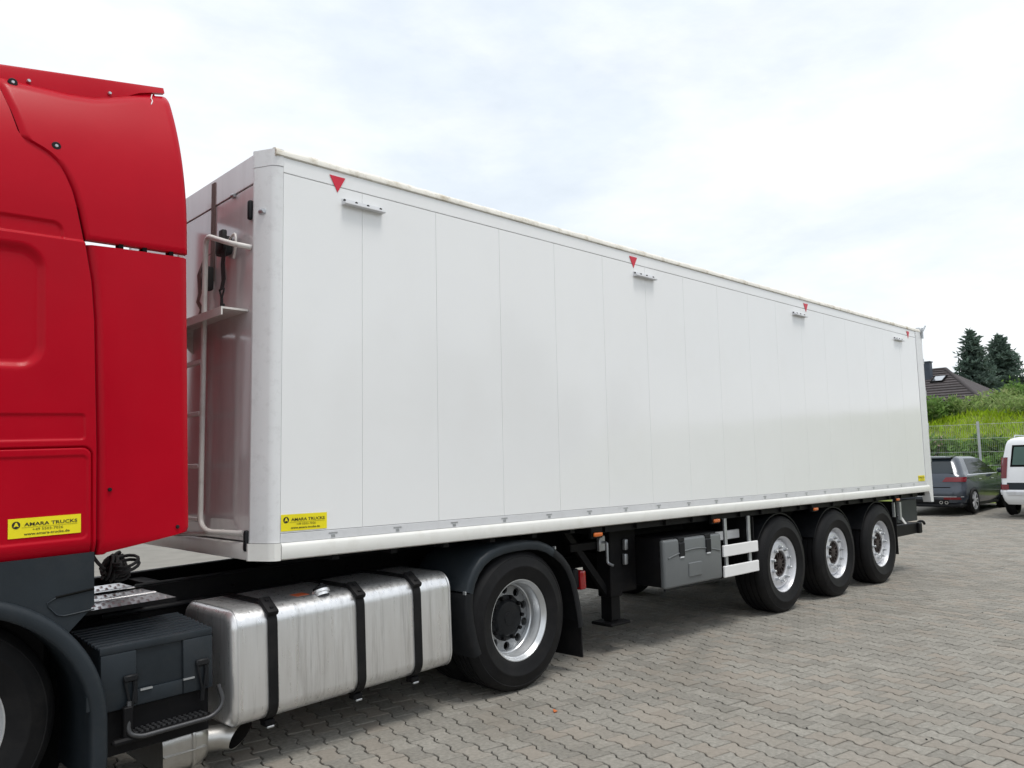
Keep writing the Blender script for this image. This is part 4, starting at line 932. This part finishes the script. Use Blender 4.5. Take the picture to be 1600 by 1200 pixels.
P_ = on_bank(26000, 24.6, 38, -3, 12); g_ = card_obj('grass', cards(26000, P_, .26, up=1.6, aspect=7), 'grass_bright'); tag(g_, 'bright green tall grass covering the bank', 'grass', kind='stuff')
def weed_clump(n, x, y, h, r, size, z0=None):
    zb = float(bank_z(x, y)) if z0 is None else z0
    a = RNG.uniform(0, 2 * math.pi, n); q = np.sqrt(RNG.uniform(0, 1, n)) * r; hh = RNG.uniform(.02, 1, n) ** .8 * h * (1 - .35 * (q / r) ** 2)
    return np.stack([x + q * np.cos(a), y + q * np.sin(a), zb + hh], -1)
wc = np.concatenate([weed_clump(170, RNG.uniform(24.9, 27.6), RNG.uniform(-1, 7), RNG.uniform(.35, .95), RNG.uniform(.25, .55), .1) for _ in range(170)])
tag(card_obj('weeds', cards(len(wc), wc, .15, up=.2, aspect=2.0), 'leaf_mid'), 'leafy weeds growing against the wire fence', 'weeds', kind='stuff')
wc = np.concatenate([weed_clump(150, RNG.uniform(31.5, 35), RNG.uniform(0, 9), RNG.uniform(.3, 1.0), RNG.uniform(.3, .7), .1) for _ in range(110)])
tag(card_obj('tall_weeds', cards(len(wc), wc, .16, up=.5, aspect=2.6), 'leaf_pale'), 'pale tall weeds along the top of the bank', 'weeds', kind='stuff')
def shrub(x, y, h, r, mat, label, n=2600, size=.15, flowers=0):
    s = empty('shrub', (x, y, float(bank_z(x, y)))); tag(s, label, 'shrub')
    c = RNG.normal(0, 1, (26, 3)) * np.array([r * .5, r * .5, h * .22]); c[:, 2] = np.abs(c[:, 2]) + h * .35
    p = c[RNG.integers(0, 26, n)] + RNG.normal(0, r * .20, (n, 3)); p[:, 2] = np.clip(p[:, 2], .02, h * 1.05)
    card_obj('crown', cards(n, p, size, up=.2, aspect=1.9), mat, s)
    b = B()
    for k in range(6): a = k * 1.05; b.tube([(0, 0, -.05), (r * .2 * math.cos(a), r * .2 * math.sin(a), h * .3), (r * .4 * math.cos(a), r * .4 * math.sin(a), h * .7)], [.03, .02, .01], 6)
    b.build('trunk', 'bark', s, 60)
    if flowers:
        k = RNG.integers(0, n, flowers); f = card_obj('blossom', cards(flowers, p[k] * np.array([1.05, 1.05, 1.02]), .11, up=.3, aspect=1.1), 'blossom', s)
    return s
shrub(31.2, 6.4, 1.05, .8, 'leaf_mid', 'dark leafy shrub below the house roof')
shrub(27.2, 5.15, .95, .5, 'leaf_mid', 'pink flowering shrub next to the trailer edge', 1600, .13, 160)
shrub(26.6, 1.75, 1.5, .30, 'leaf_pale', 'cream blossoming plant behind the white van', 700, .12, 140)
shrub(34.5, 5.35, 1.25, .9, 'leaf_pale', 'pale loose shrub in front of the conifers')
shrub(36.5, 4.4, 1.5, 1.0, 'leaf_mid', 'mid green bush on the bank top above the white van')
# wire fence
fx = lambda y: 24.2 - .10 * (y - 3)
fence = empty('wire_fence', (24.2, 3.0, float(gz(24.2, 3)))); tag(fence, 'galvanised double-rod wire fence with grey posts behind the cars', 'fence')
fz = float(gz(24.2, 3))
def fl(x, y, z): return (x - 24.2, y - 3.0, z - fz)
for y in (-4.46, -1.96, .54, 3.04, 5.54, 8.04):
    x = fx(y); B().box(x - 24.2 - .02, x - 24.2 + .02, y - 3 - .035, y - 3 + .035, 0, 2.30, .004, 1).build('post', 'galvanised', fence, 0)
for z in (.20, .60, 1.0, 1.4, 1.8, 2.22):
    B().tube([fl(fx(-4.5) - .025, -4.5, fz + z), fl(fx(8.0) - .025, 8.0, fz + z)], .0055, 6).build('rail_wire', 'galvanised', fence, 60)
b = B()
for k in range(250):
    y = -4.5 + .05 * k; x = fx(y) - .025; b.box(x - 24.2 - .0015, x - 24.2 + .0015, y - 3 - .0015, y - 3 + .0015, .10, 2.24)
b.build('mesh_wire', 'galvanised', fence, 0)['kind'] = 'stuff'

# ---------------------------------------------------------------- house
HX, HY, HZ = 45.0, 14.0, 3.2
house = empty('house', (HX, HY, HZ)); tag(house, 'house with a dark brown tiled roof and a slate clad chimney', 'house')
hp = lambda x, y, z: (x - HX, y - HY, z - HZ)
B().box(-4.6, 5.8, -6.2, 4, -1.5, .55).build('wall', 'house_wall', house, 0)
RE, RR, YE, YR = (39.5, 3.75), (45.6, 6.46), 6.6, 10.4
rf = B().add([hp(39.5, 6.6, 3.75), hp(39.5, 18, 3.75), hp(45.6, 18, 6.46), hp(45.6, 10.4, 6.46), hp(51.7, 6.6, 3.75), hp(51.7, 18, 3.75)], [(0, 1, 2, 3), (3, 2, 5, 4), (0, 3, 4)]).build('roof', 'roof_tile', house, 0)
ncr = 17
for k in range(ncr):
    t0, t1 = k / ncr, (k + 1) / ncr + .012
    A = lambda t, d, y: hp(39.5 + 6.1 * t, y if y > 17 else 6.6 + 3.8 * t, 3.75 + 2.71 * t + d)
    B().add([A(t0, .10, 0), A(t0, .10, 18), A(t1, .035, 18), A(t1, .035, 0), A(t0, .02, 0), A(t0, .02, 18)], [(0, 1, 2, 3), (0, 4, 5, 1)]).build('tile_course', 'roof_tile', rf, 0)
B().tube([hp(45.6, 10.4, 6.50), hp(45.6, 18, 6.50)], .11, 10).build('ridge_cap', 'roof_tile', rf, 60)
B().tube([hp(45.6, 10.4, 6.50), hp(39.5, 6.6, 3.80)], .11, 10).build('ridge_cap', 'roof_tile', rf, 60)
c = hp(44.35, 10.93, 0)
B().box(c[0] - .2, c[0] + .2, c[1] - .19, c[1] + .19, 5.7 - HZ, 6.83 - HZ, .01, 1).build('chimney', 'slate_blue', rf, 0)
B().box(c[0] - .24, c[0] + .24, c[1] - .23, c[1] + .23, 6.83 - HZ, 6.88 - HZ).build('chimney_cap', 'slate_blue', rf, 0)
sl = math.atan2(2.71, 6.1); SM = Matrix.Translation(hp(43.95, 10.25, 3.75 + 2.71 * (43.95 - 39.5) / 6.1)) @ Matrix.Rotation(-sl, 4, 'Y')
B().box(-.45, .45, -.32, .32, .06, .15, mat=SM).build('skylight', 'gap_black', rf, 0)
B().box(-.36, .36, -.25, .25, .152, .160, mat=SM).build('skylight_pane', 'chrome', rf, 0)

# ---------------------------------------------------------------- conifers
def conifer(x, y, z0, h, rad, label, n=9000, size=.30, dens=24):
    t = empty('conifer_tree', (x, y, z0)); tag(t, label, 'tree', 'conifers behind the bank')
    B().tube([(0, 0, -.3), (.03, 0, h * .5), (0, .02, h)], [.22, .13, .02], 8).build('trunk', 'bark', t, 60)
    nb = dens * 11; pts = []; bt = B()
    for k in range(nb):
        f = (k + RNG.uniform(0, 1)) / nb; z = h * (.06 + .93 * f); a = k * 2.399 + RNG.normal(0, .3)
        ln = rad * (1 - f) ** .80 * RNG.uniform(.62, 1.12) + .12
        m = max(6, int(n / nb * (ln / rad) * 1.7))
        s = RNG.uniform(.12, 1, m) ** .8; droop = -.22 * s * ln + .22 * s ** 2.2 * ln
        wdt = .16 * ln * (1 - s * .6)
        px = s * ln * math.cos(a) + RNG.normal(0, 1, m) * wdt; py = s * ln * math.sin(a) + RNG.normal(0, 1, m) * wdt
        pts.append(np.stack([px, py, z + droop + RNG.normal(0, .05, m)], -1))
        bt.tube([(0, 0, z), (ln * .9 * math.cos(a), ln * .9 * math.sin(a), z - .06 * ln)], [.03, .008], 4)
    p = np.concatenate(pts); card_obj('crown', cards(len(p), p, size, up=.05, aspect=2.8), 'needles', t)
    bt.build('branches', 'bark', t, 0)
    return t
conifer(53.3, 11.15, 4.2, 5.35, 1.72, 'dark green spruce, the nearer and slimmer of two beside the house')
conifer(57.0, 10.55, 4.2, 5.35, 2.05, 'broader dark green conifer, the one farther from the house', n=12000)

# far wooded ridge on the horizon and the wood on the other side of the yard (seen mirrored in the white panels)
a = np.linspace(0, 2 * math.pi, 121); vs = []; fs = []
hgt = [14 + 7 * math.sin(3 * t) + 4 * math.sin(11 * t + 1) + 2 * math.sin(23 * t) for t in a]; hgt[-1] = hgt[0]
for t, h in zip(a, hgt): vs += [(420 * math.cos(t), 420 * math.sin(t), -1), (470 * math.cos(t), 470 * math.sin(t), h), (600 * math.cos(t), 600 * math.sin(t), -1)]
for k in range(120): fs += [(3 * k, 3 * k + 3, 3 * k + 4, 3 * k + 1), (3 * k + 1, 3 * k + 4, 3 * k + 5, 3 * k + 2)]
tag(mesh_obj('hills', vs, fs, 'hill_wood_haze', None, 60), 'low wooded hills on the horizon', 'hills', kind='structure')
pts = []
for k in range(34):
    x = -10 + k * 2.3 + RNG.normal(0, .8); y = -52 + RNG.normal(0, 4); h = RNG.uniform(9, 16); r = h * .2
    n = 420; f = RNG.uniform(0, 1, n) ** .75; aa = RNG.uniform(0, 6.28, n); rr = r * (1 - f) * np.sqrt(RNG.uniform(.3, 1, n)) + .1
    pts.append(np.stack([x + rr * np.cos(aa), y + rr * np.sin(aa), .3 + f * h], -1))
p = np.concatenate(pts); tag(card_obj('wood', cards(len(p), p, 1.1, up=.1, aspect=1.7), 'needles'), 'conifer wood across the yard mirrored in the white panels', 'wood', kind='stuff')

# a few bits on the paving
def litter(name, x, y, s, mat, label, cat):
    n = 9; vs = [(s * (1 + .35 * math.sin(3 * t + 1)) * math.cos(t), s * .7 * (1 + .3 * math.cos(2 * t)) * math.sin(t), .003 + .004 * math.sin(2 * t)) for t in [2 * math.pi * k / n for k in range(n)]]
    v2 = [(a, b, c + .004) for a, b, c in vs]
    o = B().loft([vs, v2]).build(name, mat, None, 0); o.location = (x, y, float(gz(x, y)) + .001); o.rotation_euler = (0, 0, x * 7); tag(o, label, cat); return o
litter('fallen_leaf', 1.93, -.46, .026, 'fallen_leaf', 'small orange leaf on the paving in front of the drive wheel', 'leaf')

gr = B()
for k in range(46):
    x, y = (float(RNG.uniform(.8, 7.5)), float(RNG.uniform(-2.8, -.15))); r = float(RNG.uniform(.003, .009)); z = float(gz(x, y)) + r * .5
    gr.add([(x - r, y, z), (x, y - r, z), (x + r, y, z), (x, y + r, z), (x, y, z + r * .7), (x, y, z - r * .6)], [(0, 1, 4), (1, 2, 4), (2, 3, 4), (3, 0, 4), (1, 0, 5), (2, 1, 5), (3, 2, 5), (0, 3, 5)])
tag(gr.build('grit', 'chassis_black', None, 0), 'dark grit scattered over the paving', 'grit', kind='stuff')
